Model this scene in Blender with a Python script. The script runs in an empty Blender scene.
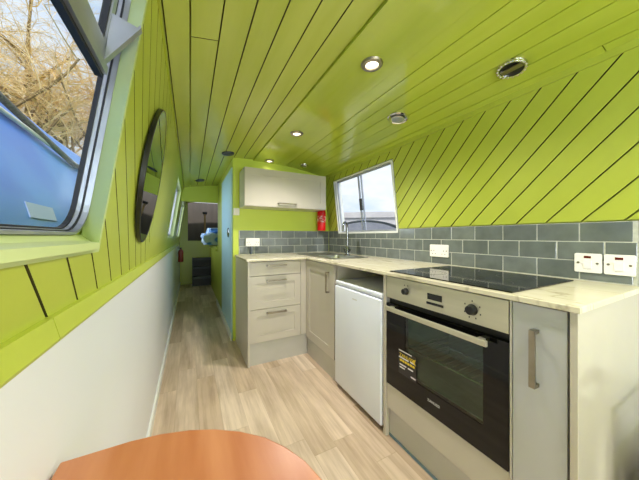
import bpy, bmesh, math, random
from mathutils import Vector, Matrix, noise as mnoise

random.seed(7)
SC = bpy.context.scene
COL = SC.collection
R = math.radians
PI = math.pi

# ------------------------------------------------------------------ camera
cam_d = bpy.data.cameras.new('camera')
cam_d.sensor_fit = 'HORIZONTAL'
cam_d.sensor_width = 36.0
cam_d.lens = 250.0 / 639.0 * 36.0
cam_d.shift_y = -4.0 / 639.0
cam_d.clip_start = 0.02
cam_d.clip_end = 400
cam = bpy.data.objects.new('camera', cam_d)
cam.location = (0, 0, 1.11)
cam.rotation_euler = (R(90), 0, R(-27.384))
COL.objects.link(cam)
SC.camera = cam

# ------------------------------------------------------------------ colour management
SC.view_settings.view_transform = 'Standard'
SC.view_settings.look = 'None'
SC.view_settings.gamma = 1.0
SC.view_settings.use_curve_mapping = False
SC.view_settings.exposure = 0.34
SC.cycles.max_bounces = 10
SC.cycles.diffuse_bounces = 6
SC.cycles.glossy_bounces = 4
SC.cycles.transparent_max_bounces = 12
SC.cycles.caustics_reflective = False
SC.cycles.caustics_refractive = False
SC.cycles.sample_clamp_indirect = 6.0

# ------------------------------------------------------------------ sky with broken cloud
W = bpy.data.worlds.new('sky')
SC.world = W
W.use_nodes = True
nt = W.node_tree
nt.nodes.clear()
tc = nt.nodes.new('ShaderNodeTexCoord')
mp = nt.nodes.new('ShaderNodeMapping')
mp.inputs['Scale'].default_value = (1.6, 1.6, 4.5)
nz = nt.nodes.new('ShaderNodeTexNoise')
nz.inputs['Scale'].default_value = 1.9
nz.inputs['Detail'].default_value = 6
nz.inputs['Roughness'].default_value = 0.55
rp = nt.nodes.new('ShaderNodeValToRGB')
rp.color_ramp.elements[0].position = 0.36
rp.color_ramp.elements[0].color = (0.62, 0.75, 0.95, 1)
rp.color_ramp.elements[1].position = 0.56
rp.color_ramp.elements[1].color = (0.93, 0.95, 1.0, 1)
e = rp.color_ramp.elements.new(0.75)
e.color = (0.74, 0.79, 0.90, 1)
bg = nt.nodes.new('ShaderNodeBackground')
bg.inputs['Strength'].default_value = 0.95
ow = nt.nodes.new('ShaderNodeOutputWorld')
nt.links.new(tc.outputs['Generated'], mp.inputs['Vector'])
nt.links.new(mp.outputs['Vector'], nz.inputs['Vector'])
nt.links.new(nz.outputs['Fac'], rp.inputs['Fac'])
nt.links.new(rp.outputs['Color'], bg.inputs['Color'])
nt.links.new(bg.outputs['Background'], ow.inputs['Surface'])

# ------------------------------------------------------------------ lights
def area_light(name, loc, rot, sx, sy, power, color=(1, 1, 1), portal=False, spread=None):
    d = bpy.data.lights.new(name, 'AREA')
    d.shape = 'RECTANGLE'
    d.size, d.size_y = sx, sy
    d.energy = power
    d.color = color
    if portal:
        d.cycles.is_portal = True
    if spread is not None:
        d.spread = spread
    o = bpy.data.objects.new(name, d)
    o.location = loc
    o.rotation_euler = rot
    COL.objects.link(o)
    return o

SPOT_POWER = 31.0
FILL_REAR = 84.0
# added fill lamps behind the camera, outside the saloon's unseen doors and windows
area_light('fill_end_doors', (0.68, -3.45, 0.62), (R(122), 0, 0), 1.5, 0.9, FILL_REAR, (0.93, 0.97, 1.0), spread=R(150))
area_light('fill_saloon_left', (-0.62, -1.75, 1.35), (0, R(-118), 0), 0.7, 1.5, 50, (0.92, 0.96, 1.0))
area_light('fill_saloon_right', (2.0, -1.6, 1.35), (0, R(118), 0), 0.7, 1.5, 50, (0.92, 0.96, 1.0))
area_light('daylight_passage', (-0.75, 3.42, 1.55), (0, R(-100), 0), 0.7, 0.9, 12, (0.92, 0.96, 1.0))
area_light('daylight_stern', (-0.75, 5.35, 1.55), (0, R(-100), 0), 0.7, 1.1, 16, (0.92, 0.96, 1.0))
sun_d = bpy.data.lights.new('sun', 'SUN')
sun_d.energy = 2.2
sun_d.angle = R(3)
sun_d.color = (1.0, 0.96, 0.9)
sun = bpy.data.objects.new('sun', sun_d)
sun.rotation_euler = Vector((-0.22, 0.74, -0.62)).to_track_quat('-Z', 'Y').to_euler()
COL.objects.link(sun)
# window portals help the sky find its way in
area_light('portal_window_left', (-0.33, 0.25, 1.45), (0, R(-90), 0), 0.72, 1.2, 1, portal=True)
area_light('portal_window_right', (1.66, 2.06, 1.45), (0, R(90), 0), 0.62, 0.96, 1, portal=True)

# ------------------------------------------------------------------ materials
def lin(c):
    c = c / 255.0
    return c / 12.92 if c <= 0.04045 else ((c + 0.055) / 1.055) ** 2.4

def rgb(r, g, b):
    return (lin(r), lin(g), lin(b), 1.0)

def new_mat(name):
    m = bpy.data.materials.new(name)
    m.use_nodes = True
    n = m.node_tree
    return m, n, n.nodes['Principled BSDF']

def mat(name, c1, c2=None, scale=6.0, rough=0.5, metal=0.0, stretch=(1, 1, 1), detail=3.0,
        lo=0.35, hi=0.65, bump=0.0, bump_scale=40.0, coat=0.0, spec=0.5, rough_var=0.0):
    m, n, p = new_mat(name)
    p.inputs['Roughness'].default_value = rough
    p.inputs['Metallic'].default_value = metal
    p.inputs['Specular IOR Level'].default_value = spec
    if coat:
        p.inputs['Coat Weight'].default_value = coat
        p.inputs['Coat Roughness'].default_value = 0.08
    t = n.nodes.new('ShaderNodeTexCoord')
    mpn = n.nodes.new('ShaderNodeMapping')
    mpn.inputs['Scale'].default_value = stretch
    n.links.new(t.outputs['Object'], mpn.inputs['Vector'])
    tx = n.nodes.new('ShaderNodeTexNoise')
    tx.inputs['Scale'].default_value = scale
    tx.inputs['Detail'].default_value = detail
    n.links.new(mpn.outputs['Vector'], tx.inputs['Vector'])
    cr = n.nodes.new('ShaderNodeValToRGB')
    cr.color_ramp.elements[0].position = lo
    cr.color_ramp.elements[1].position = hi
    cr.color_ramp.elements[0].color = c1
    cr.color_ramp.elements[1].color = c2 or c1
    n.links.new(tx.outputs['Fac'], cr.inputs['Fac'])
    n.links.new(cr.outputs['Color'], p.inputs['Base Color'])
    if bump:
        b = n.nodes.new('ShaderNodeBump')
        b.inputs['Strength'].default_value = bump
        b.inputs['Distance'].default_value = 0.004
        t2 = n.nodes.new('ShaderNodeTexNoise')
        t2.inputs['Scale'].default_value = bump_scale
        t2.inputs['Detail'].default_value = 3
        n.links.new(mpn.outputs['Vector'], t2.inputs['Vector'])
        n.links.new(t2.outputs['Fac'], b.inputs['Height'])
        n.links.new(b.outputs['Normal'], p.inputs['Normal'])
    return m

M = {}
M['lime'] = mat('lime_paint', rgb(170, 182, 60), rgb(184, 194, 78), scale=1.6, rough=0.36, bump=0.10, bump_scale=22, lo=0.3, hi=0.7)
M['lime_ceiling'] = mat('lime_gloss_paint', rgb(176, 187, 74), rgb(190, 199, 94), scale=2.2, rough=0.27, stretch=(4, 0.6, 1), bump=0.10, bump_scale=14, lo=0.3, hi=0.7)
M['lime_gloss'] = mat('lime_high_gloss_paint', rgb(170, 186, 60), rgb(184, 197, 78), scale=2.2, rough=0.11, spec=0.9, stretch=(4, 0.6, 1), bump=0.03, bump_scale=10, lo=0.3, hi=0.7)
M['lime_flat'] = mat('lime_wall_paint', rgb(198, 216, 72), rgb(204, 220, 84), scale=1.5, rough=0.45)
M['groove_shade'] = mat('groove_shade_tone', rgb(62, 62, 26), rgb(78, 76, 34), scale=9, rough=0.9)  # dark tone that puts the shade of the board grooves into the colour
M['sill_paint'] = mat('pale_sill_paint', rgb(198, 212, 144), rgb(206, 218, 160), scale=3, rough=0.35)
M['white_wall'] = mat('white_panel_paint', rgb(216, 219, 224), rgb(221, 224, 229), scale=1.2, rough=0.35)
M['white_gloss'] = mat('white_gloss_paint', rgb(226, 230, 228), rgb(232, 234, 232), scale=2, rough=0.25)
M['cashmere'] = mat('cashmere_cabinet_finish', rgb(188, 182, 171), rgb(194, 188, 177), scale=3, rough=0.3, stretch=(1, 1, 0.3))
M['cashmere_gloss'] = mat('cashmere_gloss_panel', rgb(190, 182, 168), rgb(196, 188, 174), scale=2, rough=0.12)
M['grey_front'] = mat('pale_grey_cabinet_front', rgb(184, 184, 185), rgb(190, 190, 190), scale=3, rough=0.22, stretch=(1, 1, 0.3))
M['plinth'] = mat('plinth_board', rgb(180, 178, 172), rgb(188, 186, 180), scale=4, rough=0.25)
M['steel'] = mat('brushed_steel', rgb(190, 188, 180), rgb(204, 202, 194), scale=30, rough=0.28, metal=1.0, stretch=(1, 0.05, 1))
M['oven_steel'] = mat('satin_oven_steel', rgb(196, 192, 172), rgb(206, 202, 182), scale=30, rough=0.38, metal=0.75, stretch=(1, 0.05, 1))
M['nickel'] = mat('satin_nickel', rgb(150, 141, 124), rgb(164, 155, 138), scale=20, rough=0.32, metal=1.0)
M['chrome'] = mat('chrome', rgb(215, 215, 215), rgb(225, 225, 225), scale=10, rough=0.1, metal=1.0)
M['steel_dark'] = mat('dull_chrome', rgb(128, 130, 132), rgb(142, 143, 145), scale=10, rough=0.2, metal=1.0)
M['alu'] = mat('aluminium_frame', rgb(174, 177, 188), rgb(188, 191, 200), scale=12, rough=0.35, metal=0.8)
M['rubber'] = mat('black_rubber', rgb(22, 24, 34), rgb(30, 32, 42), scale=10, rough=0.5)
M['black'] = mat('black_plastic', rgb(18, 18, 18), rgb(26, 26, 26), scale=10, rough=0.4)
M['black_glass'] = mat('black_glass', rgb(7, 7, 8), rgb(10, 10, 11), scale=10, rough=0.06, spec=0.35)
M['enamel'] = mat('oven_enamel', rgb(92, 120, 100), rgb(106, 132, 112), scale=20, rough=0.35)
M['white_plastic'] = mat('white_plastic', rgb(236, 232, 230), rgb(240, 237, 234), scale=5, rough=0.3)
M['grey_plastic'] = mat('grey_cable', rgb(84, 96, 112), rgb(96, 108, 122), scale=5, rough=0.4)
M['red'] = mat('red_enamel', rgb(206, 10, 24), rgb(216, 18, 32), scale=5, rough=0.25)
M['shaded_red'] = mat('shaded_red_enamel', rgb(120, 30, 24), rgb(134, 38, 30), scale=5, rough=0.3)  # red enamel darkened, the passage shade put into its colour
M['neon'] = mat('red_neon', rgb(84, 10, 14), rgb(100, 16, 18), scale=5, rough=0.2)
M['fridge'] = mat('fridge_enamel', rgb(222, 228, 244), rgb(228, 233, 247), scale=3, rough=0.3)
M['grout'] = mat('grout', rgb(176, 178, 168), rgb(190, 191, 182), scale=60, rough=0.8)
M['blue_door'] = mat('pale_blue_paint', rgb(162, 200, 214), rgb(170, 206, 218), scale=2, rough=0.35)
M['dark_wood'] = mat('dark_brown_wood', rgb(84, 78, 72), rgb(98, 90, 84), scale=5, rough=0.5, stretch=(1, 1, 0.15))
M['pale_wood'] = mat('pale_wood', rgb(186, 150, 96), rgb(204, 168, 112), scale=8, rough=0.5, stretch=(4, 4, 0.4))
M['step_grey'] = mat('dark_grey_step_paint', rgb(58, 64, 74), rgb(70, 76, 86), scale=6, rough=0.5)
M['chair_grey'] = mat('dark_grey_fabric', rgb(62, 64, 68), rgb(76, 78, 82), scale=60, rough=0.9, bump=0.3, bump_scale=200)
M['tarp'] = mat('blue_tarpaulin', rgb(44, 120, 226), rgb(76, 150, 238), scale=2.0, rough=0.35, bump=0.5, bump_scale=3, spec=0.8)
M['tarp_label'] = mat('pale_blue_patch', rgb(176, 196, 232), rgb(186, 204, 236), scale=4, rough=0.5)
M['rope'] = mat('grey_rope', rgb(84, 84, 92), rgb(124, 122, 124), scale=80, rough=0.9)
M['white_cord'] = mat('white_cord', rgb(236, 236, 236), rgb(244, 244, 244), scale=20, rough=0.7)
M['hull'] = mat('black_hull_paint', rgb(28, 30, 34), rgb(40, 42, 46), scale=3, rough=0.5)
M['bark'] = mat('grey_brown_bark', rgb(120, 98, 66), rgb(160, 132, 90), scale=6, rough=0.9, stretch=(1, 1, 0.3))
M['twig'] = mat('golden_twigs', rgb(232, 196, 124), rgb(246, 224, 176), scale=0.7, rough=0.9, lo=0.4, hi=0.6)
M['stone'] = mat('pale_stone', rgb(220, 213, 212), rgb(232, 226, 224), scale=1.2, rough=0.9, bump=0.4, bump_scale=6)
M['grass'] = mat('grass', rgb(120, 130, 80), rgb(146, 152, 100), scale=2, rough=0.95)
M['boat_white'] = mat('white_boat_paint', rgb(232, 234, 238), rgb(240, 241, 244), scale=2, rough=0.4)
M['boat_grey'] = mat('grey_boat_paint', rgb(116, 122, 134), rgb(130, 136, 146), scale=2, rough=0.5)
M['quay'] = mat('grey_quay_stone', rgb(150, 152, 162), rgb(166, 166, 174), scale=0.6, rough=0.9)
M['water'] = mat('canal_water', rgb(70, 84, 88), rgb(84, 98, 100), scale=1, rough=0.08, bump=0.6, bump_scale=3)
M['sticker_dark'] = mat('sticker_ground', rgb(24, 22, 30), rgb(30, 28, 36), scale=8, rough=0.4)
M['sticker_yellow'] = mat('sticker_yellow', rgb(236, 204, 40), rgb(240, 210, 56), scale=8, rough=0.4)
M['sticker_white'] = mat('sticker_white', rgb(222, 218, 232), rgb(230, 226, 238), scale=8, rough=0.4)
M['silver_print'] = mat('silver_print', rgb(196, 196, 196), rgb(206, 206, 206), scale=8, rough=0.4)

def tile_mat():
    m, n, p = new_mat('glazed_grey_tile')
    p.inputs['Roughness'].default_value = 0.14
    g = n.nodes.new('ShaderNodeNewGeometry')
    cr = n.nodes.new('ShaderNodeValToRGB')
    cr.color_ramp.elements[0].color = rgb(96, 103, 102)
    cr.color_ramp.elements[1].color = rgb(112, 119, 117)
    n.links.new(g.outputs['Random Per Island'], cr.inputs['Fac'])
    t = n.nodes.new('ShaderNodeTexCoord')
    tx = n.nodes.new('ShaderNodeTexNoise')
    tx.inputs['Scale'].default_value = 14
    tx.inputs['Detail'].default_value = 4
    n.links.new(t.outputs['Object'], tx.inputs['Vector'])
    mx = n.nodes.new('ShaderNodeMix')
    mx.data_type = 'RGBA'
    mx.blend_type = 'OVERLAY'
    mx.inputs['Factor'].default_value = 0.35
    n.links.new(cr.outputs['Color'], mx.inputs['A'])
    n.links.new(tx.outputs['Fac'], mx.inputs['B'])
    n.links.new(mx.outputs['Result'], p.inputs['Base Color'])
    b = n.nodes.new('ShaderNodeBump')
    b.inputs['Strength'].default_value = 0.15
    b.inputs['Distance'].default_value = 0.003
    n.links.new(tx.outputs['Fac'], b.inputs['Height'])
    n.links.new(b.outputs['Normal'], p.inputs['Normal'])
    return m
M['blue_seal'] = mat('blue_grey_seal', rgb(92, 118, 132), rgb(104, 130, 144), scale=5, rough=0.4)
M['tile'] = tile_mat()

def floor_mat():
    m, n, p = new_mat('pale_oak_laminate')
    N, L = n.nodes, n.links
    p.inputs['Roughness'].default_value = 0.36
    t = N.new('ShaderNodeTexCoord')
    s = N.new('ShaderNodeSeparateXYZ')
    L.new(t.outputs['Object'], s.inputs['Vector'])
    def math_(op, a, b=None):
        k = N.new('ShaderNodeMath'); k.operation = op
        for i, v in enumerate((a, b)):
            if v is None: continue
            if isinstance(v, (int, float)): k.inputs[i].default_value = v
            else: L.new(v, k.inputs[i])
        return k.outputs[0]
    px = math_('DIVIDE', math_('ADD', s.outputs['X'], 0.21), 0.128)
    ix = math_('FLOOR', px)
    fx = math_('FRACT', px)
    wn = N.new('ShaderNodeTexWhiteNoise'); wn.noise_dimensions = '1D'
    L.new(ix, wn.inputs['W'])
    py = math_('ADD', math_('DIVIDE', s.outputs['Y'], 0.92), math_('MULTIPLY', wn.outputs['Value'], 3.0))
    iy = math_('FLOOR', py)
    fy = math_('FRACT', py)
    cmb = N.new('ShaderNodeCombineXYZ')
    L.new(ix, cmb.inputs['X']); L.new(iy, cmb.inputs['Y'])
    w2 = N.new('ShaderNodeTexWhiteNoise'); w2.noise_dimensions = '2D'
    L.new(cmb.outputs['Vector'], w2.inputs['Vector'])
    cr = N.new('ShaderNodeValToRGB')
    for pos, c in ((0.0, rgb(182, 160, 138)), (0.35, rgb(206, 184, 162)), (0.7, rgb(222, 204, 186)), (1.0, rgb(196, 174, 150))):
        if pos in (0.0, 1.0):
            el = cr.color_ramp.elements[0 if pos == 0 else -1]
        else:
            el = cr.color_ramp.elements.new(pos)
        el.position = pos; el.color = c
    L.new(w2.outputs['Value'], cr.inputs['Fac'])
    gv = N.new('ShaderNodeCombineXYZ')
    L.new(math_('MULTIPLY', s.outputs['X'], 26.0), gv.inputs['X'])
    L.new(math_('MULTIPLY', s.outputs['Y'], 1.5), gv.inputs['Y'])
    L.new(math_('MULTIPLY', w2.outputs['Value'], 40.0), gv.inputs['Z'])
    gn = N.new('ShaderNodeTexNoise'); gn.inputs['Scale'].default_value = 1.0; gn.inputs['Detail'].default_value = 6; gn.inputs['Roughness'].default_value = 0.65
    L.new(gv.outputs['Vector'], gn.inputs['Vector'])
    gr = N.new('ShaderNodeValToRGB')
    gr.color_ramp.elements[0].position = 0.28; gr.color_ramp.elements[0].color = (0.55, 0.50, 0.44, 1)
    gr.color_ramp.elements[1].position = 0.62; gr.color_ramp.elements[1].color = (1.08, 1.08, 1.08, 1)
    L.new(gn.outputs['Fac'], gr.inputs['Fac'])
    mx = N.new('ShaderNodeMix'); mx.data_type = 'RGBA'; mx.blend_type = 'MULTIPLY'; mx.inputs['Factor'].default_value = 0.75
    L.new(cr.outputs['Color'], mx.inputs['A']); L.new(gr.outputs['Color'], mx.inputs['B'])
    ex = math_('LESS_THAN', fx, 0.018)
    ey = math_('LESS_THAN', fy, 0.004)
    ed = math_('MAXIMUM', ex, ey)
    m2 = N.new('ShaderNodeMix'); m2.data_type = 'RGBA'
    m2.inputs['B'].default_value = rgb(150, 132, 108)
    L.new(math_('MULTIPLY', ed, 0.4), m2.inputs['Factor']); bl = N.new('ShaderNodeTexNoise'); bl.inputs['Scale'].default_value = 1.0; bl.inputs['Detail'].default_value = 3
    bv = N.new('ShaderNodeCombineXYZ')
    L.new(math_('MULTIPLY', s.outputs['X'], 7.0), bv.inputs['X']); L.new(math_('MULTIPLY', s.outputs['Y'], 2.2), bv.inputs['Y']); L.new(math_('MULTIPLY', w2.outputs['Value'], 17.0), bv.inputs['Z'])
    L.new(bv.outputs['Vector'], bl.inputs['Vector'])
    br_ = N.new('ShaderNodeValToRGB')
    br_.color_ramp.elements[0].position = 0.30; br_.color_ramp.elements[0].color = (0.66, 0.62, 0.58, 1)
    br_.color_ramp.elements[1].position = 0.55; br_.color_ramp.elements[1].color = (1, 1, 1, 1)
    L.new(bl.outputs['Fac'], br_.inputs['Fac'])
    mb_ = N.new('ShaderNodeMix'); mb_.data_type = 'RGBA'; mb_.blend_type = 'MULTIPLY'; mb_.inputs['Factor'].default_value = 0.6
    L.new(mx.outputs['Result'], mb_.inputs['A']); L.new(br_.outputs['Color'], mb_.inputs['B'])
    L.new(mb_.outputs['Result'], m2.inputs['A'])
    L.new(m2.outputs['Result'], p.inputs['Base Color'])
    return m
M['floor'] = floor_mat()

def worktop_mat():
    m, n, p = new_mat('cream_marble_laminate')
    N, L = n.nodes, n.links
    p.inputs['Roughness'].default_value = 0.2
    t = N.new('ShaderNodeTexCoord')
    mpn = N.new('ShaderNodeMapping')
    mpn.inputs['Rotation'].default_value = (0, 0, 0.5)
    mpn.inputs['Scale'].default_value = (3.0, 1.0, 1.0)
    L.new(t.outputs['Object'], mpn.inputs['Vector'])
    tx = N.new('ShaderNodeTexNoise'); tx.inputs['Scale'].default_value = 2.6; tx.inputs['Detail'].default_value = 6; tx.inputs['Distortion'].default_value = 0.8
    L.new(mpn.outputs['Vector'], tx.inputs['Vector'])
    cr = N.new('ShaderNodeValToRGB')
    cr.color_ramp.elements[0].position = 0.30; cr.color_ramp.elements[0].color = rgb(210, 202, 178)
    cr.color_ramp.elements[1].position = 0.65; cr.color_ramp.elements[1].color = rgb(222, 215, 194)
    for pos, c in ((0.47, rgb(217, 209, 186)), (0.492, rgb(182, 174, 148)), (0.512, rgb(217, 209, 186))):
        el = cr.color_ramp.elements.new(pos); el.color = c
    L.new(tx.outputs['Fac'], cr.inputs['Fac'])
    L.new(cr.outputs['Color'], p.inputs['Base Color'])
    return m
M['worktop'] = worktop_mat()

def table_mat():
    m, n, p = new_mat('orange_stained_wood')
    N, L = n.nodes, n.links
    p.inputs['Roughness'].default_value = 0.33
    t = N.new('ShaderNodeTexCoord')
    mpn = N.new('ShaderNodeMapping')
    mpn.inputs['Scale'].default_value = (9.0, 1.1, 1.0)
    L.new(t.outputs['Object'], mpn.inputs['Vector'])
    tx = N.new('ShaderNodeTexNoise'); tx.inputs['Scale'].default_value = 2.0; tx.inputs['Detail'].default_value = 5
    L.new(mpn.outputs['Vector'], tx.inputs['Vector'])
    cr = N.new('ShaderNodeValToRGB')
    cr.color_ramp.elements[0].position = 0.3; cr.color_ramp.elements[0].color = rgb(168, 98, 58)
    cr.color_ramp.elements[1].position = 0.7; cr.color_ramp.elements[1].color = rgb(194, 130, 92)
    L.new(tx.outputs['Fac'], cr.inputs['Fac'])
    L.new(cr.outputs['Color'], p.inputs['Base Color'])
    return m
M['table'] = table_mat()

def bedding_mat():
    m, n, p = new_mat('blue_patterned_cotton')
    N, L = n.nodes, n.links
    p.inputs['Roughness'].default_value = 0.9
    t = N.new('ShaderNodeTexCoord')
    tx = N.new('ShaderNodeTexVoronoi'); tx.inputs['Scale'].default_value = 9
    L.new(t.outputs['Object'], tx.inputs['Vector'])
    cr = N.new('ShaderNodeValToRGB')
    cr.color_ramp.elements[0].position = 0.35; cr.color_ramp.elements[0].color = rgb(66, 124, 200)
    cr.color_ramp.elements[1].position = 0.6; cr.color_ramp.elements[1].color = rgb(190, 212, 226)
    L.new(tx.outputs['Distance'], cr.inputs['Fac'])
    L.new(cr.outputs['Color'], p.inputs['Base Color'])
    return m
M['bedding'] = bedding_mat()

def glass_mat(name, tint, f0=0.02, rough=0.0):
    m = bpy.data.materials.new(name)
    m.use_nodes = True
    n = m.node_tree
    n.nodes.clear()
    N, L = n.nodes, n.links
    tr = N.new('ShaderNodeBsdfTransparent'); tr.inputs['Color'].default_value = tint
    gl = N.new('ShaderNodeBsdfGlossy'); gl.inputs['Roughness'].default_value = rough
    lw_ = N.new('ShaderNodeLayerWeight'); lw_.inputs['Blend'].default_value = 0.5
    pw = N.new('ShaderNodeMath'); pw.operation = 'POWER'; pw.inputs[1].default_value = 5.0
    ml = N.new('ShaderNodeMath'); ml.operation = 'MULTIPLY_ADD'; ml.inputs[1].default_value = 0.6; ml.inputs[2].default_value = f0
    L.new(lw_.outputs['Facing'], pw.inputs[0]); L.new(pw.outputs[0], ml.inputs[0])
    mx = N.new('ShaderNodeMixShader')
    out = N.new('ShaderNodeOutputMaterial')
    L.new(ml.outputs[0], mx.inputs['Fac'])
    L.new(tr.outputs['BSDF'], mx.inputs[1]); L.new(gl.outputs['BSDF'], mx.inputs[2])
    L.new(mx.outputs['Shader'], out.inputs['Surface'])
    return m
M['glass'] = glass_mat('window_glass', (0.95, 0.97, 0.98, 1), 0.008, rough=0.22)
M['oven_glass'] = glass_mat('oven_door_glass', (0.56, 0.74, 0.67, 1), 0.07)
M['mirror'] = mat('mirror_silver', rgb(226, 230, 228), rgb(228, 232, 230), scale=2, rough=0.02, metal=1.0)

def emit_mat(name, col, s):
    m, n, p = new_mat(name)
    p.inputs['Base Color'].default_value = col
    p.inputs['Emission Color'].default_value = col
    p.inputs['Emission Strength'].default_value = s
    return m
M['lamp_on'] = emit_mat('lit_lamp', (1.0, 0.86, 0.66, 1), 3.0)
M['display'] = mat('dark_display', rgb(16, 18, 16), rgb(24, 26, 22), scale=5, rough=0.15)

# ------------------------------------------------------------------ mesh helpers
class MB:
    """collects shapes and links them as ONE mesh object"""
    def __init__(self):
        self.bm = bmesh.new()

    def _merge(self, other, mtx=None):
        me = bpy.data.meshes.new('tmp')
        other.to_mesh(me); other.free()
        if mtx is not None:
            me.transform(mtx)
        self.bm.from_mesh(me)
        bpy.data.meshes.remove(me)
        return self

    def box(self, a, b, bev=0.0, seg=2, mtx=None):
        t = bmesh.new()
        bmesh.ops.create_cube(t, size=1)
        for v in t.verts:
            v.co = Vector((a[i] + (v.co[i] + 0.5) * (b[i] - a[i]) for i in range(3)))
        if bev:
            bmesh.ops.bevel(t, geom=list(t.edges), offset=bev, segments=seg, profile=0.5, affect='EDGES')
        return self._merge(t, mtx)

    def hexa(self, p8):
        """eight corners: bottom loop then top loop"""
        vs = [self.bm.verts.new(p) for p in p8]
        for f in ((3, 2, 1, 0), (4, 5, 6, 7), (0, 1, 5, 4), (1, 2, 6, 5), (2, 3, 7, 6), (3, 0, 4, 7)):
            self.bm.faces.new([vs[i] for i in f])
        return self

    def prism(self, poly, fn, w0, w1, bev=0.0, seg=2):
        """polygon in (s, t); fn(s, t, w) -> 3D point"""
        t = bmesh.new()
        a = [t.verts.new(fn(s, q, w0)) for s, q in poly]
        b = [t.verts.new(fn(s, q, w1)) for s, q in poly]
        k = len(poly)
        t.faces.new(list(reversed(a)))
        t.faces.new(b)
        for i in range(k):
            t.faces.new((a[i], a[(i + 1) % k], b[(i + 1) % k], b[i]))
        bmesh.ops.recalc_face_normals(t, faces=list(t.faces))
        if bev:
            bmesh.ops.bevel(t, geom=[e_ for e_ in t.edges if len(e_.link_faces) == 2 and e_.calc_face_angle(0) > 0.6],
                            offset=bev, segments=seg, profile=0.5, affect='EDGES')
        return self._merge(t)

    def ring(self, outer, inner, fn, w0, w1):
        """closed band between two loops of the same count"""
        k = len(outer)
        v = self.bm.verts
        o0 = [v.new(fn(*p, w0)) for p in outer]; o1 = [v.new(fn(*p, w1)) for p in outer]
        i0 = [v.new(fn(*p, w0)) for p in inner]; i1 = [v.new(fn(*p, w1)) for p in inner]
        fs = []
        for j in range(k):
            n = (j + 1) % k
            for q in ((o0[j], o0[n], o1[n], o1[j]), (i0[n], i0[j], i1[j], i1[n]), (o1[j], o1[n], i1[n], i1[j]), (o0[n], o0[j], i0[j], i0[n])):
                fs.append(self.bm.faces.new(q))
        bmesh.ops.recalc_face_normals(self.bm, faces=fs)
        return self

    def tube(self, pts, r, n=10, cap=True):
        pts = [Vector(p) for p in pts]
        rr = r if isinstance(r, (list, tuple)) else [r] * len(pts)
        rings = []
        up = None
        for i, p in enumerate(pts):
            d = (pts[min(i + 1, len(pts) - 1)] - pts[max(i - 1, 0)]).normalized()
            if up is None:
                up = d.orthogonal().normalized()
            up = (up - d * up.dot(d))
            up = up.normalized() if up.length > 1e-6 else d.orthogonal().normalized()
            sd = d.cross(up)
            rings.append([self.bm.verts.new(p + (up * math.cos(2 * PI * k / n) + sd * math.sin(2 * PI * k / n)) * rr[i]) for k in range(n)])
        for a, b in zip(rings, rings[1:]):
            for k in range(n):
                self.bm.faces.new((a[k], a[(k + 1) % n], b[(k + 1) % n], b[k]))
        if cap:
            self.bm.faces.new(list(reversed(rings[0])))
            self.bm.faces.new(rings[-1])
        return self

    def lathe(self, prof, n=28, mtx=None, cap=True):
        """profile of (radius, height) turned about Z"""
        t = bmesh.new()
        rings = []
        for r, h in prof:
            if r < 1e-6:
                rings.append([t.verts.new((0, 0, h))])
            else:
                rings.append([t.verts.new((r * math.cos(2 * PI * k / n), r * math.sin(2 * PI * k / n), h)) for k in range(n)])
        for a, b in zip(rings, rings[1:]):
            for k in range(n):
                k2 = (k + 1) % n
                if len(a) == 1 and len(b) == 1: continue
                if len(a) == 1: t.faces.new((a[0], b[k2], b[k]))
                elif len(b) == 1: t.faces.new((a[k], a[k2], b[0]))
                else: t.faces.new((a[k], a[k2], b[k2], b[k]))
        if cap:
            if len(rings[0]) > 1: t.faces.new(list(reversed(rings[0])))
            if len(rings[-1]) > 1: t.faces.new(rings[-1])
        bmesh.ops.recalc_face_normals(t, faces=list(t.faces))
        return self._merge(t, mtx)

    def build(self, name, m, parent=None, smooth=False):
        me = bpy.data.meshes.new(name)
        bmesh.ops.recalc_face_normals(self.bm, faces=list(self.bm.faces)) if not smooth else None
        self.bm.to_mesh(me); self.bm.free()
        me.materials.append(M[m] if isinstance(m, str) else m)
        if smooth:
            for p_ in me.polygons:
                p_.use_smooth = True
            try:
                me.set_sharp_from_angle(angle=R(40))
            except Exception:
                pass
        o = bpy.data.objects.new(name, me)
        COL.objects.link(o)
        if parent is not None:
            o.parent = parent
            o.matrix_parent_inverse = Matrix.Translation(-parent_world(parent))
        return o

def shade_edges(o, axis):
    """darkens the board sides; the groove shade is put into their colour"""
    o.data.materials.append(M['groove_shade'])
    for p_ in o.data.polygons:
        if abs(p_.normal[axis]) < 0.7:
            p_.material_index = 1
    return o

def parent_world(p):
    return Vector((0, 0, 0)) if p.type == 'MESH' else Vector(p.location)   # mesh parts are modelled in world coordinates

def tag(o, label, cat, group=None, kind=None):
    o['label'] = label
    o['category'] = cat
    if group: o['group'] = group
    if kind: o['kind'] = kind
    return o

def thing(name, label, cat, loc, group=None):
    o = bpy.data.objects.new(name, None)
    o.empty_display_size = 0.05
    o.location = loc
    COL.objects.link(o)
    return tag(o, label, cat, group)

def struct(o):
    o['kind'] = 'structure'
    return o

def struct_empty(name, loc):
    o = bpy.data.objects.new(name, None)
    o.location = loc
    COL.objects.link(o)
    o['kind'] = 'structure'
    return o

def copy_tree(o, parent=None):
    c = o.copy()
    COL.objects.link(c)
    if parent is not None:
        c.parent = parent
    for ch in list(o.children):
        copy_tree(ch, c)
    return c

def zaxis_to(d, loc):
    return Matrix.Translation(Vector(loc)) @ Vector(d).to_track_quat('Z', 'Y').to_matrix().to_4x4()

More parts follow.
